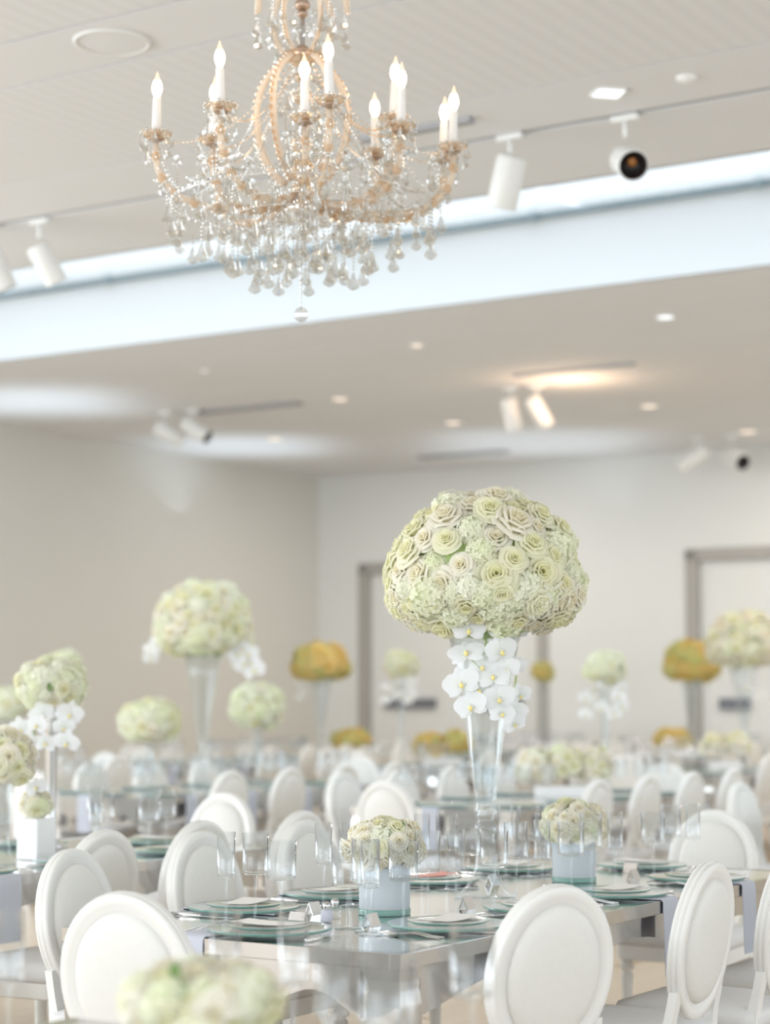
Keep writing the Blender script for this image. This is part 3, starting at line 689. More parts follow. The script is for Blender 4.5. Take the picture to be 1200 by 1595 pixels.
# --- low vase
cyl_me = mk('frosted_vase', ('lathe', [(0, 0), (.076, 0), (.079, .004), (.0795, .155), (.075, .155), (.0745, .012), (0, .010)], 'frost', 36))
cylfoot_me = mk('glass_base', ('lathe', [(.0798, .0), (.0815, .002), (.0815, .016), (.0798, .018)], 'plateedge', 36))
def low(loc, label, seed, rx=.125, fr=.036, scale=1.0, up=.105, yellow=False):
    r = link('low_floral_centerpiece', None, None, loc, Z0, scale, label, 'centerpiece', 'low frosted vase centerpieces')
    link('frosted_vase', cyl_me, r); link('glass_base', cylfoot_me, r)
    bouquet(r, (0, 0, .195), rx, up, .055, fr, seed, .82, yellow, -.75, 2, rmix=.75); return r
# --- ball of flowers on a stand
stand_me = mk('glass_stand', ('lathe', [(0, 0), (.07, 0), (.07, .01), (.03, .03), (.022, .10), (.028, .30), (.05, .42), (.047, .42), (.02, .12), (0, .10)], 'vaseglass', 24))
stand2_me = mk('steel_stand', ('lathe', [(0, 0), (.065, 0), (.065, .012), (.03, .03), (.026, .12), (.030, .38), (.045, .42), (0, .42)], 'chrome', 24))
def ball(loc, label, seed, dia, zc, squash=.85, fr=.05, orch=None, yellow=False, steel=False, share=.35):
    r = link('flower_ball_centerpiece', None, None, loc, Z0, ONE, label, 'centerpiece', 'flower ball centerpieces')
    top = zc - dia/2*squash*.6; k = top/.42
    link('vase_stand', stand2_me if steel else stand_me, r, Z0, Z0, (1, 1, k))
    bouquet(r, (0, 0, zc), dia/2, dia/2*squash, dia/2*squash*.9, fr, seed, share, yellow, -.9, 2)
    if orch:
        for j, pts in enumerate(orch): spray(r, pts, .062, (0.1, -1, .1), seed+j)
    return r

# ------------------------------------------------------------------ chandelier (hangs from the ceiling above the tall centrepiece)
CD = 7.0; cc = pixd(470, 330, CD); CS = F/CD/math.cos(0)
def cz(y): return pixd(470, y, CD).z        # height on the chandelier axis
ch = link('crystal_chandelier', None, None, (cc.x, CD, CEIL), Z0, ONE, 'ornate crystal chandelier with lit candle bulbs hanging over the near table', 'chandelier')
def cl(x, y, z): return (x, y, z-CEIL)
# central column
b = MB(); b.tube([cl(0, 0, CEIL-.001), cl(0, 0, cz(-10))], .007, 'bronze', 8)
b.lathe([(.06, -.001), (.06, -.02), (.03, -.05), (.008, -.06)], 'bronze', 20)
link('suspension_rod', b.mesh('suspension_rod'), ch)
z1, z2, z3 = cz(0), cz(95), cz(325)
b = MB(); b.tube([cl(0, 0, z1+.05), cl(0, 0, z3)], .010, 'chrome', 10)
for zz, r_, m_ in ((cz(8), .030, 'bronze'), (cz(22), .020, 'bronze'), (cz(78), .026, 'bronze'), (cz(120), .030, 'crystalwarm'), (cz(150), .042, 'crystalwarm'), (cz(185), .030, 'crystalwarm'), (cz(225), .045, 'crystalwarm'), (cz(265), .055, 'crystalwarm'), (cz(295), .04, 'crystalwarm')):
    b.ball(cl(0, 0, zz), r_, m_, 14, 8, (1, 1, .75))
link('central_column', b.mesh('central_column'), ch)
b = MB(); b.lathe([(0, -.035), (.03, -.03), (.055, -.012), (.075, .012), (.07, .014), (.05, -.004), (0, -.02)], 'crystalwarm', 24); link('glass_dish', b.mesh('glass_dish'), ch, cl(0, 0, z2+.01))
b = MB(); b.lathe([(0, -.055), (.008, -.05), (.012, -.035), (.045, -.022), (.064, 0), (.068, .018), (.05, .03), (0, .032)], 'silver', 24); link('lower_bowl', b.mesh('lower_bowl'), ch, cl(0, 0, cz(330)))
# arms: offsets from the axis in metres: (side, toward the camera, height offset)
S_ = CS
arms = [(-228/S_, .08, 0), (-116/S_, .38, .01), (50/S_, .47, .005), (242/S_, -.08, .0), (228/S_, -.22, 0), (-140/S_, .05, -.01), (10/S_, .28, 0), (157/S_, .18, .0), (146/S_, -.02, .09), (117/S_, -.26, .03), (0, -.42, .04), (-150/S_, -.36, .02)]
bz = cz(223)
bob_me = MB(); bob_me.lathe([(.012, -.006), (.034, -.002), (.052, .012), (.056, .014), (.050, .006), (.030, -.008), (.010, -.014)], 'crystalwarm', 20)
for k in range(12): bob_me.ball((.054*math.cos(k*PI/6), .054*math.sin(k*PI/6), .015), .009, 'crystal', 6, 4)
bob_me = bob_me.mesh('bobeche')
cup_me = mk('candle_cup', ('lathe', [(0, -.03), (.006, -.028), (.010, -.018), (.028, -.012), (.030, -.008), (.014, 0), (.012, .012), (0, .012)], 'bronze', 14))
cand_me = mk('candle', ('lathe', [(0, .005), (.0150, .005), (.0145, .06), (.0135, .122), (.010, .128), (0, .128)], 'candle', 14))
bulb_me = mk('flame_bulb', ('lathe', [(.007, .127), (.012, .137), (.0165, .152), (.0155, .166), (.011, .180)], 'bulb', 12), ('lathe', [(.011, .180), (.006, .193), (.0025, .205), (0, .212)], 'bulbtip', 12))
def drop_mesh(nb, ln, wd_, name='crystal_pendant'):
    q = MB(); z = 0
    for i in range(nb): q.ball((0, 0, z-.006), .0052, 'crystal', 6, 4, smooth=False); z -= .0135
    q.lathe([(0, z), (wd_*.28, z-ln*.18), (wd_*.62, z-ln*.55), (wd_, z-ln*.78), (wd_*.6, z-ln*.93), (0, z-ln)], 'crystal', 8, False); return q.mesh(name)
D0, D1, D2, D3, DS = drop_mesh(0, .048, .014), drop_mesh(1, .062, .019), drop_mesh(4, .070, .023), drop_mesh(8, .075, .025), drop_mesh(2, .08, .009)
ros = MB()
for k in range(8):
    a = k*PI/4; ros.add([(0, 0, 0), (.018*math.cos(a-.3), .018*math.sin(a-.3), .006), (.032*math.cos(a), .032*math.sin(a), .0), (.018*math.cos(a+.3), .018*math.sin(a+.3), .006)], [(0, 1, 2, 3)], 'crystal', False)
ros.ball((0, 0, .004), .009, 'crystal', 8, 4); ros = ros.mesh('crystal_rosette')
rnd = random.Random(3); nd = 0
for i, (ax, ay, az) in enumerate(arms):
    R = math.hypot(ax, ay); u = Vector((ax, -ay, 0)).normalized(); zt = bz + az
    pts = bez(Vector(cl(0, 0, cz(305))) + u*.03, Vector(cl(0, 0, cz(345))) + u*R*.35, Vector(cl(0, 0, zt-.30)) + u*R*1.06, Vector(cl(0, 0, zt-.025)) + u*R, 16)
    q = MB(); q.tube(pts, [.013]*9 + [.011]*8, 'armglass', 8)
    for j in range(1, 16): 
        if j % 2: q.ball(pts[j], .019, 'crystalwarm', 8, 5, smooth=False)
    link('arm', q.mesh('arm'), ch)
    # beads wound along the arm
    q = MB()
    for j in range(60):
        f = j/59*15.9; p = pts[int(f)].lerp(pts[int(f)+1], f-int(f)); a = j*1.1
        q.ball(p + Vector((math.cos(a)*.022, math.sin(a)*.022, math.cos(a*1.7)*.02)), .0058, 'crystal', 6, 4, smooth=False)
    link('bead_strand', q.mesh('bead_strand'), ch, kind='stuff')
    bc = Vector(cl(0, 0, zt)) + u*R
    cu = link('candle_cup', cup_me, ch, bc); cd = link('candle', cand_me, ch, bc, (rnd.uniform(-.03, .03), rnd.uniform(-.04, .04), 0), (1.12, 1.12, 1.16)); link('flame_bulb', bulb_me, cd)
    link('bobeche', bob_me, ch, bc)
    nk = 8
    for k in range(nk):
        a = 2*PI*k/nk + i; me = (D0, D1, D0, DS)[k % 4]; link('crystal_pendant', me, ch, bc + Vector((.054*math.cos(a), .054*math.sin(a), .008 - (.0 if k % 2 else .0))), (0, 0, a)); nd += 1
    for k in range(5):
        f = 3+k*2.4; p = pts[int(f)] + Vector((0, 0, -.014)); me = (D1, D2, D0, D1, D2)[k] if R > .4 else (D0, D1, D2, D0, D1)[k]
        link('crystal_pendant', me, ch, p, (0, 0, rnd.random()*3)); nd += 1
    link('crystal_rosette', ros, ch, pts[12] + u*.02, (u+Vector((0, -.8, .2))).to_track_quat('Z', 'Y'), 1.2)
# bead swags between neighbouring arms
order = sorted(range(len(arms)), key=lambda i: math.atan2(arms[i][1], arms[i][0]))
for n_ in range(len(order)):
    a, b2 = arms[order[n_]], arms[order[(n_+1) % len(order)]]
    A_ = Vector(cl(a[0], -a[1], bz+a[2]-.01)); B_ = Vector(cl(b2[0], -b2[1], bz+b2[2]-.01)); q = MB(); N = 26
    for j in range(N+1):
        f = j/N; p = A_.lerp(B_, f); p.z -= .22*4*f*(1-f)*.8; q.ball(p, .0058, 'crystal', 6, 4, smooth=False)
    link('bead_strand', q.mesh('bead_strand'), ch, kind='stuff')
    C_ = Vector(cl(0, 0, z2)); q = MB()
    for j in range(34):
        f = j/33; p = (C_ + (A_-C_).normalized()*.06).lerp(A_, f); p.z -= .10*4*f*(1-f); q.ball(p, .005, 'crystalwarm', 6, 4, smooth=False)
    link('bead_strand', q.mesh('bead_strand'), ch, kind='stuff')
# pendant rings
for R, z, n, me in ((.47, cz(322), 20, D2), (.36, cz(338), 18, D2), (.26, cz(345), 16, D3), (.16, cz(358), 12, D3), (.08, cz(352), 8, D2)):
    q = MB(); ringp = [cl(R*math.cos(2*PI*k/32), R*math.sin(2*PI*k/32), z) for k in range(33)]; q.tube(ringp, .0012, 'silver', 5, None, False)
    for k in range(0, int(R*150)):
        a = 2*PI*k/int(R*150); q.ball(cl(R*math.cos(a), R*math.sin(a), z+.008), .008, 'crystal', 6, 4, smooth=False)
    link('pendant_ring', q.mesh('pendant_ring'), ch, kind='stuff')
    for k in range(n):
        a = 2*PI*k/n + R*9; link('crystal_pendant', me, ch, cl(R*math.cos(a), R*math.sin(a), z-.003-(.035 if k % 3 == 0 else 0)), (0, 0, a), rnd.uniform(.9, 1.12)); nd += 1
q = MB()
z = cz(345)
while z > cz(482): q.ball(cl(0, 0, z), .006, 'crystal', 6, 4, smooth=False); z -= .016
q.ball(cl(0, 0, cz(490)), .027, 'crystal', 12, 8, smooth=False); link('ball_finial', q.mesh('ball_finial'), ch)
# loose strands and rosettes that fill the body of the chandelier
for k in range(54):
    a = rnd.random()*2*PI; R = .52*math.sqrt(rnd.random()); zy = rnd.uniform(250, 335)
    p = Vector(cl(R*math.cos(a), R*math.sin(a), cz(zy))); link('crystal_pendant', (D1, D2, DS, D2, D3)[k % 5], ch, p, (0, 0, a), rnd.uniform(.85, 1.1))
    link('crystal_rosette', ros, ch, p, Vector((math.cos(a)*.5, -1, .1)).to_track_quat('Z', 'Y'), rnd.uniform(.8, 1.2)); nd += 1
for k in range(12):
    a = k*PI/6 + .2; R = rnd.uniform(.10, .20); q = MB(); p0 = Vector(cl(R*math.cos(a), R*math.sin(a), cz(rnd.uniform(170, 200)))); p1 = Vector(cl(.45*math.cos(a+.3), .45*math.sin(a+.3), cz(300)))
    for j in range(44):
        f = j/43; p = p0.lerp(p1, f); p.z -= .09*4*f*(1-f); q.ball(p, .0062, 'crystal', 6, 4, smooth=False)
    link('bead_strand', q.mesh('bead_strand'), ch, kind='stuff')
for k in range(14):
    a = k*2*PI/14; R = .12 + .05*(k % 2); link('crystal_pendant', (D2, D1, DS)[k % 3], ch, cl(R*math.cos(a), R*math.sin(a), cz(12 + 14*(k % 3))), (0, 0, a)); nd += 1
    link('crystal_rosette', ros, ch, cl(R*.7*math.cos(a), R*.7*math.sin(a), cz(30 + 12*(k % 4))), Vector((math.cos(a)*.5, -1, .1)).to_track_quat('Z', 'Y'))
# scrolled cage arms and top tier
for k in range(5):
    a = k*2*PI/5 + .35; u = Vector((math.cos(a), math.sin(a), 0))
    P = lambda r, y: Vector(cl(0, 0, cz(y))) + u*r
    pts = bez(P(.06, 285), P(.12, 268), P(.175, 230), P(.175, 175), 9) + bez(P(.175, 175), P(.175, 135), P(.13, 108), P(.065, 92), 7)[1:]
    q = MB(); q.tube(pts, .012, 'armglass', 8)
    for j in range(44):
        f = j/43*(len(pts)-1.01); p = pts[int(f)].lerp(pts[int(f)+1], f-int(f)); q.ball(p + u*.013 + Vector((0, 0, .004*(-1)**j)), .0078, 'crystalwarm', 6, 4, smooth=False)
    link('scroll_arm', q.mesh('scroll_arm'), ch)
    pts = bez(P(.035, 88), P(.13, 70), P(.12, 20), P(.09, -5), 8) + bez(P(.09, -5), P(.11, -30), P(.18, -25), P(.17, 12), 6)[1:]
    q = MB(); q.tube(pts, .009, 'armglass', 8)
    for j in range(36):
        f = j/35*(len(pts)-1.01); p = pts[int(f)].lerp(pts[int(f)+1], f-int(f)); q.ball(p + u*.010, .0065, 'crystalwarm', 6, 4, smooth=False)
    link('scroll_arm', q.mesh('scroll_arm'), ch)
    link('crystal_pendant', D2, ch, P(.17, 20)); link('crystal_pendant', D1, ch, P(.09, 60)); link('crystal_pendant', D1, ch, P(.07, 105)); nd += 3
    for hh in (120, 150, 185, 215, 250):
        link('crystal_rosette', ros, ch, P(.03, hh) + Vector((0, -.03, 0)), (u+Vector((0, -1, 0))).to_track_quat('Z', 'Y'))
        link('crystal_pendant', D1, ch, P(.085, hh) , (0, 0, a)) if hh in (150, 215) else None

# ------------------------------------------------------------------ tables, settings, chairs
def table_at(w, t, label, group='mirrored banquet tables'):
    return thing('mirrored_table', TK, L(w, t), RZ, label, 'table', group)
main = table_at(TWD/2, TLN/2, 'mirrored steel table in the middle under the tall bouquet')
left = table_at(3.06, 1.475, 'mirrored table at the left edge behind the two left chairs')
fore = table_at(-.54, -1.22-TLN/2, 'blurred foreground table below the bottom of the frame')
ORD = ['first', 'second', 'third', 'fourth', 'fifth']
TOP = .76
def setting(w, t, side, where, seq=('wine', 'water', 'flute'), full=True, red=False, edge=.172, gl=None, nap=0.0):
    """side: unit vector (dw,dt) from the table edge inwards"""
    din = W*side[0] + T*side[1]; rz = math.atan2(-din.x, din.y); right = Vector((din.y, -din.x, 0)); c = L(w, t, TOP)
    def at(r, f, z=0): p = c + right*r + din*f; p.z = TOP + z; return p
    link('linen_napkin', nap_me, None, at(nap, 0), (0, 0, rz), ONE, 'lilac grey napkin hanging down at ' + where, 'napkin', 'linen napkins')
    link('glass_charger', charger_me, None, at(0, 0, .0072), (0, 0, rz), ONE, 'round clear charger with dark green rim at ' + where, 'charger', 'glass charger plates')
    link('glass_plate', plate_me, None, at(0, .0, .0145+.0035), (0, 0, rz), ONE, 'small round glass plate at ' + where, 'plate', 'glass salad plates')
    a = random.Random(int(w*100+t*777)).uniform(-.25, .25)
    link('menu_card', menu_me, None, at(0, 0, .0262), (0, 0, rz+a), ONE, ('coral pink card' if red else 'cream menu card') + ' on the plate at ' + where, 'card', 'menu cards')
    if full:
        for k, r_ in enumerate((-.205, -.230)):
            link('dinner_fork', fork_me, None, at(r_, -.01), (0, 0, rz), ONE, ('inner' if k == 0 else 'outer') + ' silver fork left of the charger at ' + where, 'fork', 'forks')
        link('dinner_knife', knife_me, None, at(.208, -.01), (0, 0, rz), ONE, 'silver knife right of the charger at ' + where, 'knife', 'knives')
        link('place_card', tent_me, None, at(-.06, .225), (0, 0, rz), ONE, 'small folded silver place card at ' + where, 'place card', 'place cards')
    K = {'wine': (G_WINE, 'tall straight-sided wine goblet'), 'water': (G_WATER, 'wide straight-sided water goblet'), 'flute': (G_FLUTE, 'narrow straight-sided flute')}
    for (gt, r_, f_) in (gl or (('wine', .20, .19), ('water', .115, .225), ('flute', .26, .125)))[:3 if full else 2]:
        kit, lab = K[gt]
        thing('stemmed_glass', kit, at(r_, f_), rz, (('left ' if r_ < 0 else 'right ') if gl else '') + lab + ' at ' + where, 'glass', 'stemmed glasses')
rt = [.57, 1.13, 1.68, 2.36]; lt = [.63, 1.15, 1.76, 2.36]
for i, t_ in enumerate(rt): setting(.195, t_, (1, 0), 'the %s right place of the middle table' % ORD[i])
for i, t_ in enumerate(lt): setting(TWD-.195, t_, (-1, 0), 'the %s left place of the middle table' % ORD[i], red=(i == 2))
setting(.565, .20, (0, 1), 'the near end of the middle table', nap=-.14)
setting(.60, TLN-.195, (0, -1), 'the far end of the middle table')
bpy.data.objects  # (coral card)
for o in bpy.data.objects:
    if o.name.startswith('menu_card') and 'coral' in o.get('label', ''):
        me = menu_me.copy(); me.materials[0] = M['coral']; o.data = me
# extra glasses seen in the centre of the table
def glass_px(px, py, kit, label, z=TOP):
    p = pix(px, py, z); return thing('stemmed_glass', kit, p, 0, label, 'glass', 'stemmed glasses')

# centrepieces of the middle table
tp = L(.55, 1.42, TOP)
tallc = tall(tp, 'tall clear cone vase with a big cream rose dome in the middle of the picture', 4, sprays=(
    ([(.03, -.17, .94), (-.055, -.17, .895), (.03, -.16, .825), (-.06, -.165, .80), (.015, -.155, .725), (-.075, -.15, .71), (.03, -.14, .67), (-.04, -.14, .64)], .060, (.05, -1, .12), 0, .1),
    ([(.0, -.15, .90), (-.01, -.14, .77), (.06, -.14, .76), (-.02, -.13, .68), (.035, -.12, .61)], .056, (.2, -1, .1), 7, .1),
    ([(.10, .12, .90), (.12, .15, .78), (.11, .16, .68), (.12, .17, .62), (.09, .15, .58)], .05, (.3, -1, .1), 8, .3)))
low(L(.56, .80, TOP), 'low frosted vase of cream roses left of the tall vase on the middle table', 31)
low(L(.56, 2.09, TOP), 'low frosted vase of cream roses right of the tall vase on the middle table', 32)
# salt and pepper
for k, (px, lab) in enumerate(((509, 'left small salt cellar with round silver lid beside the low frosted vase'), (522, 'right small pepper pot with round silver lid beside the low frosted vase'))):
    p = pix(px, 1436-k*6, TOP)
    thing('salt_pot' if k == 0 else 'pepper_pot', [('pot', mk('pot', ('lathe', [(0, 0), (.016, 0), (.018, .01), (.017, .032), (.010, .036), (0, .036)], 'linen' if k == 0 else 'glass', 16)), Z0, Z0, ONE),
          ('lid', mk('lid', ('lathe', [(.010, .036), (.013, .044), (.012, .054), (.006, .060), (0, .061)], 'chrome', 14)), Z0, Z0, ONE)], p, 0, lab, 'shaker')

# chairs of the middle table, each placed from where its back stands
GM = 'chairs round the middle table'
chair_at_back(L(-.345, .19), rotv(W, -22), 'oval back chair at the near right corner of the middle table', GM)
chair_at_back(L(-.40, 1.05), rotv(W, 2), 'second oval back chair along the right side of the middle table', GM)
chair_at_back(L(-.45, 1.60), W, 'oval back chair cut off by the right edge, third along the table', GM)
chair_at_back(L(-.42, 2.40), W, 'fourth oval back chair along the right side of the middle table', GM)
chair_at_back(L(.46, -.55), rotv(T, 4), 'white oval back chair at the near end of the middle table behind the blurred flowers', GM)
chair_at_back(L(.66, 3.62), -T, 'white oval back chair at the far end of the middle table, facing the camera', GM)
chair_at_back(L(1.50, .43), rotv(-W, 8), 'largest oval back chair at the left, first along the left side of the middle table', GM)
chair_at_back(L(1.66, 1.31), -W, 'front one of the overlapping chair pair left of the stemmed glasses', GM)
chair_at_back(L(1.72, 2.06), -W, 'front one of the overlapping chair pair behind the low frosted vase', GM)
GL = 'chairs round the left table'
chair_at_back(L(2.05, 1.20), W, 'oval back chair partly hidden behind the largest left chair', GL)
chair_at_back(L(2.10, 1.84), W, 'rear one of the overlapping chair pair left of the stemmed glasses', GL)
chair_at_back(L(2.14, 2.60), W, 'rear one of the overlapping chair pair behind the low frosted vase', GL)
chair_at_back(L(3.40, 3.72), -T, 'white oval back chair at the far end of the left table', GL)
chair_at_back(L(2.05, .42), W, 'chair of the left table whose seat shows at the lower left edge', GL)

# left table things
for i, t_ in enumerate((.55, 1.14, 1.74, 2.36)): setting(2.45+.195, t_, (1, 0), 'the %s right place of the left table' % ORD[i], full=(i < 3))
for i, t_ in enumerate((1.74, 2.36)): setting(3.67-.195, t_, (-1, 0), 'the %s far-side place of the left table' % ORD[i+2], full=False)
setting(3.06, TLN-.195, (0, -1), 'the far end of the left table', full=False)
bp = L(3.22, 2.22, TOP)
def toward(px, y_, z): return pixd(px, y_, z)
p = pix(80, 1312, TOP)
ball(Vector((pix(77, 1322, TOP).x, pix(77, 1322, TOP).y, TOP)), 'ball of hydrangea and roses on a steel stand at the left with orchids below', 41, .31, .72, .86, .05,
     orch=([(-.06, -.08, .60), (-.09, -.09, .53), (-.05, -.10, .46)], [(.06, -.08, .60), (.10, -.10, .55), (.06, -.1, .48)]), steel=True, share=.3)
bx = pix(56, 1338, TOP)
r = link('box_vase_centerpiece', None, None, bx, (0, 0, RZ), ONE, 'white square vase with cream roses and trailing orchids at the left edge', 'centerpiece')
link('square_vase', mk('square_vase', ('box', (0, 0, .085), (.115, .115, .17), 'ceramic', None, .003)), r)
bx2 = pixd(8, 1185, bx.y-.25)
lp = Matrix.Rotation(-RZ, 3, 'Z') @ (Vector((bx2.x, bx2.y, bx2.z)) - bx)
r2 = thing('box_bouquet', [], (bx2.x, bx2.y, TOP), 0, 'cream and peach roses on a glass stand cut off by the left edge', 'centerpiece')
link('vase_stand', stand_me, r2, Z0, Z0, (1, 1, (bx2.z-TOP-.04)/.42)); bouquet(r2, (0, 0, bx2.z-TOP), .125, .13, .10, .048, 57, .75, False, -.9, 3, rmix=.7)
bouquet(r, (0, 0, .215), .075, .07, .04, .034, 52, .7, False, -.6, 1, rmix=.7)
spray(r, [(.0, -.03, .29), (-.03, -.06, .36), (-.01, -.07, .43), (.03, -.05, .49), (.02, -.05, .55)], .05, (.1, -1, .1), 5)

# foreground table things (blurred)
low(L(-.68, -1.72, TOP), 'blurred low bouquet of cream roses and hydrangea in the foreground', 61, .165, .044, .82, .07)
glf = [(520, 1478, .20, G_FLUTE, 'blurred narrow glass in the foreground at the centre'), (640, 1500, .235, G_WATER, 'blurred goblet below the table corner, left one'), (716, 1480, .235, G_WATER, 'blurred goblet below the table corner, right one')]
for (w_, t_, kit, lab) in ((-.60, -1.34, G_FLUTE, glf[0][4]), (-.96, -1.58, G_WATER, glf[1][4]), (-.98, -1.33, G_WINE, glf[2][4]), (-.50, -1.42, G_FLUTE, 'blurred narrow glass in the foreground just left of its twin')):
    thing('stemmed_glass', kit, L(w_, t_, TOP), 0, lab, 'glass', 'stemmed glasses')
setting(-.54, -1.22-.195, (0, -1), 'the far end of the foreground table', full=False, gl=(('flute', -.33, .2), ('flute', .4, .2), ('wine', .4, .3)))

# ------------------------------------------------------------------ background tables
def simple_setting(w, t, side, where, grp):
    din = W*side[0] + T*side[1]; right = Vector((din.y, -din.x, 0)); c = L(w, t, TOP); rz = math.atan2(-din.x, din.y)
    link('linen_napkin', nap_me, None, c, (0, 0, rz), ONE, 'grey napkin at ' + where, 'napkin', 'napkins ' + grp)
    link('glass_charger', charger_me, None, (c.x, c.y, TOP+.0072), (0, 0, rz), ONE, 'glass charger at ' + where, 'charger', 'chargers ' + grp)
    for k, (r_, f_, nm) in enumerate(((.20, .18, 'middle'), (.12, .23, 'inner'), (.25, .10, 'outer'))):
        p = c + right*r_ + din*f_; link('stemmed_glass', GF[k % 2], None, p, (0, 0, k), ONE, nm + ' goblet at ' + where, 'glass', 'glasses ' + grp)
def vis(p):
    x, y = proj((p.x, p.y, .9)); return p.y > .5 and -60 < x < 1260
POS = {}
def bgtable(w, t, desc, grp, sides=('r', 'l', 'n', 'f'), n=4, skipc=()):
    table_at(w, t, 'mirrored steel top of the ' + desc)
    hw, hl = TWD/2, TLN/2; sp = .70
    for k in range(n):
        tt = t + (k-(n-1)/2)*sp; c_ord = ORD[k]
        for nm, ww_, din in (('right', w-hw, (1, 0)), ('left', w+hw, (-1, 0))):
            bk = L(ww_ - din[0]*.33, tt)
            if vis(bk) and nm[0] in sides:
                simple_setting(ww_ + din[0]*.195, tt, din, '%s %s place, ' % (c_ord, nm) + desc, grp)
                if (nm[0], k) not in skipc: chair_at_back(bk, (W*din[0] + T*din[1]), 'oval back chair, %s on the %s side, %s' % (c_ord, nm, desc), 'chairs ' + grp)
    for nm, tt, din in (('near', t-hl, (0, 1)), ('far', t+hl, (0, -1))):
        bk = L(w, tt - din[1]*.5)
        if vis(bk) and nm[0] in sides:
            simple_setting(w, tt + din[1]*.195, din, nm + ' end, ' + desc, grp)
            if (nm[0], 0) not in skipc: chair_at_back(bk, T*din[1], 'oval back chair at the %s end, %s' % (nm, desc), 'chairs ' + grp)
bgtable(3.50, 7.42, 'blurred table behind the tall vase', 'behind the tall vase')
bgtable(6.27, 7.42, 'blurred table under the left white dome', 'under the left white bouquet')
bgtable(.73, 7.42, 'blurred table at the right edge', 'at the right edge')
bgtable(9.05, 7.42, 'blurred table beside the taupe wall', 'at the far left')
bgtable(4.60, 13.0, 'blurred table under the right pale dome', 'under the right pale bouquet')
bgtable(7.40, 13.0, 'deep blurred table behind the big bouquet', 'deep in the room')
bgtable(9.95, 13.0, 'blurred table under the left golden dome', 'under the golden bouquet')
bgtable(1.8, 13.0, 'deep blurred table behind the right chairs', 'deep at the right')
bgtable(6.60, 17.0, 'blurred table by the right doorway', 'under the right golden bouquet', ('r', 'l', 'n'))
bgtable(9.00, 17.0, 'blurred table by the left doorway', 'by the left doorway', ('r', 'l', 'n'))
def on(px, w=None, t=None):
    """point on the sight line of column px with the given room coordinate"""
    r = ray(px, 1090); a, b_ = WT(Vector((r.x, r.y, 0))), WT(Vector((2*r.x, 2*r.y, 0)))
    i = 0 if w is not None else 1; v = w if w is not None else t
    s = (v-a[i])/(b_[i]-a[i]) + 1; return Vector((r.x*s, r.y*s, TOP))
def sp_pts(x, y): return [(x, y, .93), (x*1.15, y*1.1, .84), (x*1.25, y*1.1, .75), (x*1.2, y*1.1, .68)]
tall(on(316, w=6.27), 'second largest bouquet, a white dome in a tall cone vase at the left', 12, 1.13, fr=.062, leaves=3, sprays=(([(-.29, -.08, .97), (-.33, -.08, .91), (-.345, -.08, .85), (-.30, -.08, .90)], .055, (-.2, -1, 0), 3, .1), ([(.14, -.1, .99), (.20, -.12, .95), (.26, -.12, .92), (.22, -.12, .87), (.30, -.12, .87), (.34, -.12, .82), (.27, -.12, .81), (.36, -.12, .77)], .075, (.1, -1, .1), 4, .1)))
tall(on(1160, w=4.60), 'pale dome bouquet in a tall vase at the right edge before the doorway', 13, 1.12, fr=.07, leaves=3, sprays=(([(-.02, -.15, .95), (.04, -.15, .86), (.0, -.15, .78), (.03, -.15, .70), (.06, -.14, .62)], .06, (0, -1, 0)),))
tall(on(500, t=13.7), 'warm-lit golden dome bouquet in a tall vase near the room corner', 14, 1.0, True, fr=.072, leaves=0, domer=.33, up=.28, sprays=((sp_pts(-.17, -.06), .045, (-.2, -1, 0)),))
tall(on(1078, w=6.60), 'warm-lit golden dome bouquet in a tall vase beside the right doorway frame', 15, 1.0, True, fr=.075, leaves=0, sprays=())
# flower balls and low ones
def onz(px, w=None, t=None): return on(px, w, t)
p = on(236, w=6.2); ball(p, 'wide low ball of cream roses left of the white dome bouquet', 21, .44, .50, .75, .06, share=.6)
p = on(402, w=6.3); ball(p, 'pale green flower ball right of the white dome bouquet', 22, .42, .60, .9, .06, share=.25)
def orch2(z): return ([(-.06, -.1, z), (-.12, -.1, z-.07), (-.07, -.1, z-.14), (-.12, -.1, z-.2)], [(.06, -.1, z), (.11, -.1, z-.07), (.06, -.1, z-.14), (.09, -.1, z-.2)])
ball(on(943, w=3.5), 'pale flower ball with white orchids below, right of the tall vase', 23, .30, .88, .85, .05, orch=orch2(.75), share=.3)
ball(on(626, w=7.5), 'small pale green flower ball seen left of the tall vase', 24, .34, 1.0, .85, .06, orch=orch2(.84), share=.2)
ball(on(100, t=8.75), 'small yellow green flower ball at the far left', 25, .26, .98, .85, .055, share=.2, yellow=False)
ball(on(12, w=9.0), 'pale flower ball at the far left edge', 28, .36, .62, .8, .055, share=.3)
ball(on(846, t=17.0), 'small golden flower ball just right of the tall vase, far away', 26, .28, 1.0, .85, .06, yellow=True)
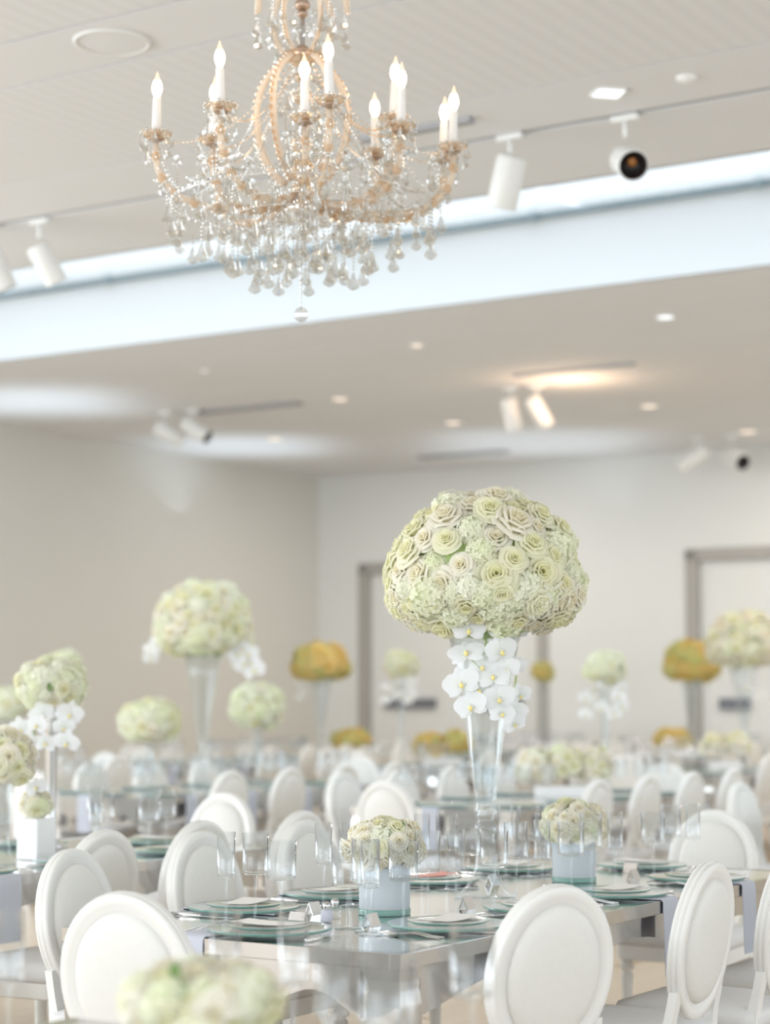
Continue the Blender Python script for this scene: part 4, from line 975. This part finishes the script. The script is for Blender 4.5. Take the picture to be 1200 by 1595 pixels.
for p, sz in ((on(370, w=WL-1.15), 1.9), (on(40, w=WL-1.5), 1.8), (on(840, t=TW-1.7), 2.4)):
    p.z = CEIL-.75; lamp('cool_wash', p, p+Vector((0, 0, 1)), sz, 7, (.72, .86, 1), 2.2)
# long low bouquets on the table behind
def trough(loc, label, seed, ln, n, fr=.05, yellow=False):
    r = link('trough_centerpiece', None, None, loc, (0, 0, 0), ONE, label, 'centerpiece', 'low wide bouquets')
    link('trough', mk('trough', ('box', (0, 0, .04), (ln*.7, .12, .08), 'ceramic', None, .005)), r)
    for k in range(n): bouquet(r, ((k-(n-1)/2)*ln/n, 0, .18+.02*(k % 2)), ln/n*.62, .16, .06, fr, seed+k, .8, yellow, -.6, 1, rmix=.5)
    return r
trough(on(880, w=3.42), 'wide low bank of cream roses behind the right frosted vase', 71, .60, 3)
trough(on(690, w=7.4), 'yellow green low bouquet behind the cone of the tall vase', 75, .55, 2, .06, True)
trough(on(548, t=14.2), 'yellow green low bouquet below the golden dome bouquet', 77, .36, 1, .06, True)
trough(on(1046, w=6.7), 'small yellow low bouquet far away at the right', 78, .36, 1, .06, True)
trough(on(1128, w=4.6), 'pale low bouquet below the pale dome bouquet at the right', 79, .45, 2, .06)
# no glass stands where a centrepiece stands
cps = [(o.matrix_basis.translation.copy(), .36 if o.name.startswith('trough') else (.17 if 'ball' in o.name or 'low' in o.name or 'box' in o.name else .18)) for o in bpy.data.objects if o.get('category') == 'centerpiece']
for g in [o for o in bpy.data.objects if o.get('category') in ('glass', 'place card')]:
    p = g.matrix_basis.translation
    if any((p.xy - c.xy).length < rr_ and abs(p.z-c.z) < .1 for c, rr_ in cps) and not (g['category'] == 'place card' and min((p.xy-c.xy).length for c, _ in cps) > .12):
        for h in [x for x in bpy.data.objects if x.parent is g]: bpy.data.objects.remove(h)
        bpy.data.objects.remove(g)
for g in [o for o in bpy.data.objects if o.get('category') in ('charger', 'plate', 'card', 'napkin')]:
    if any((g.location.xy - c.xy).length < .34 for c, rr_ in cps if rr_ > .3): bpy.data.objects.remove(g)
print('objects', len(bpy.data.objects), 'pendants', nd, 'tris', sum(len(m.polygons) for m in bpy.data.meshes))
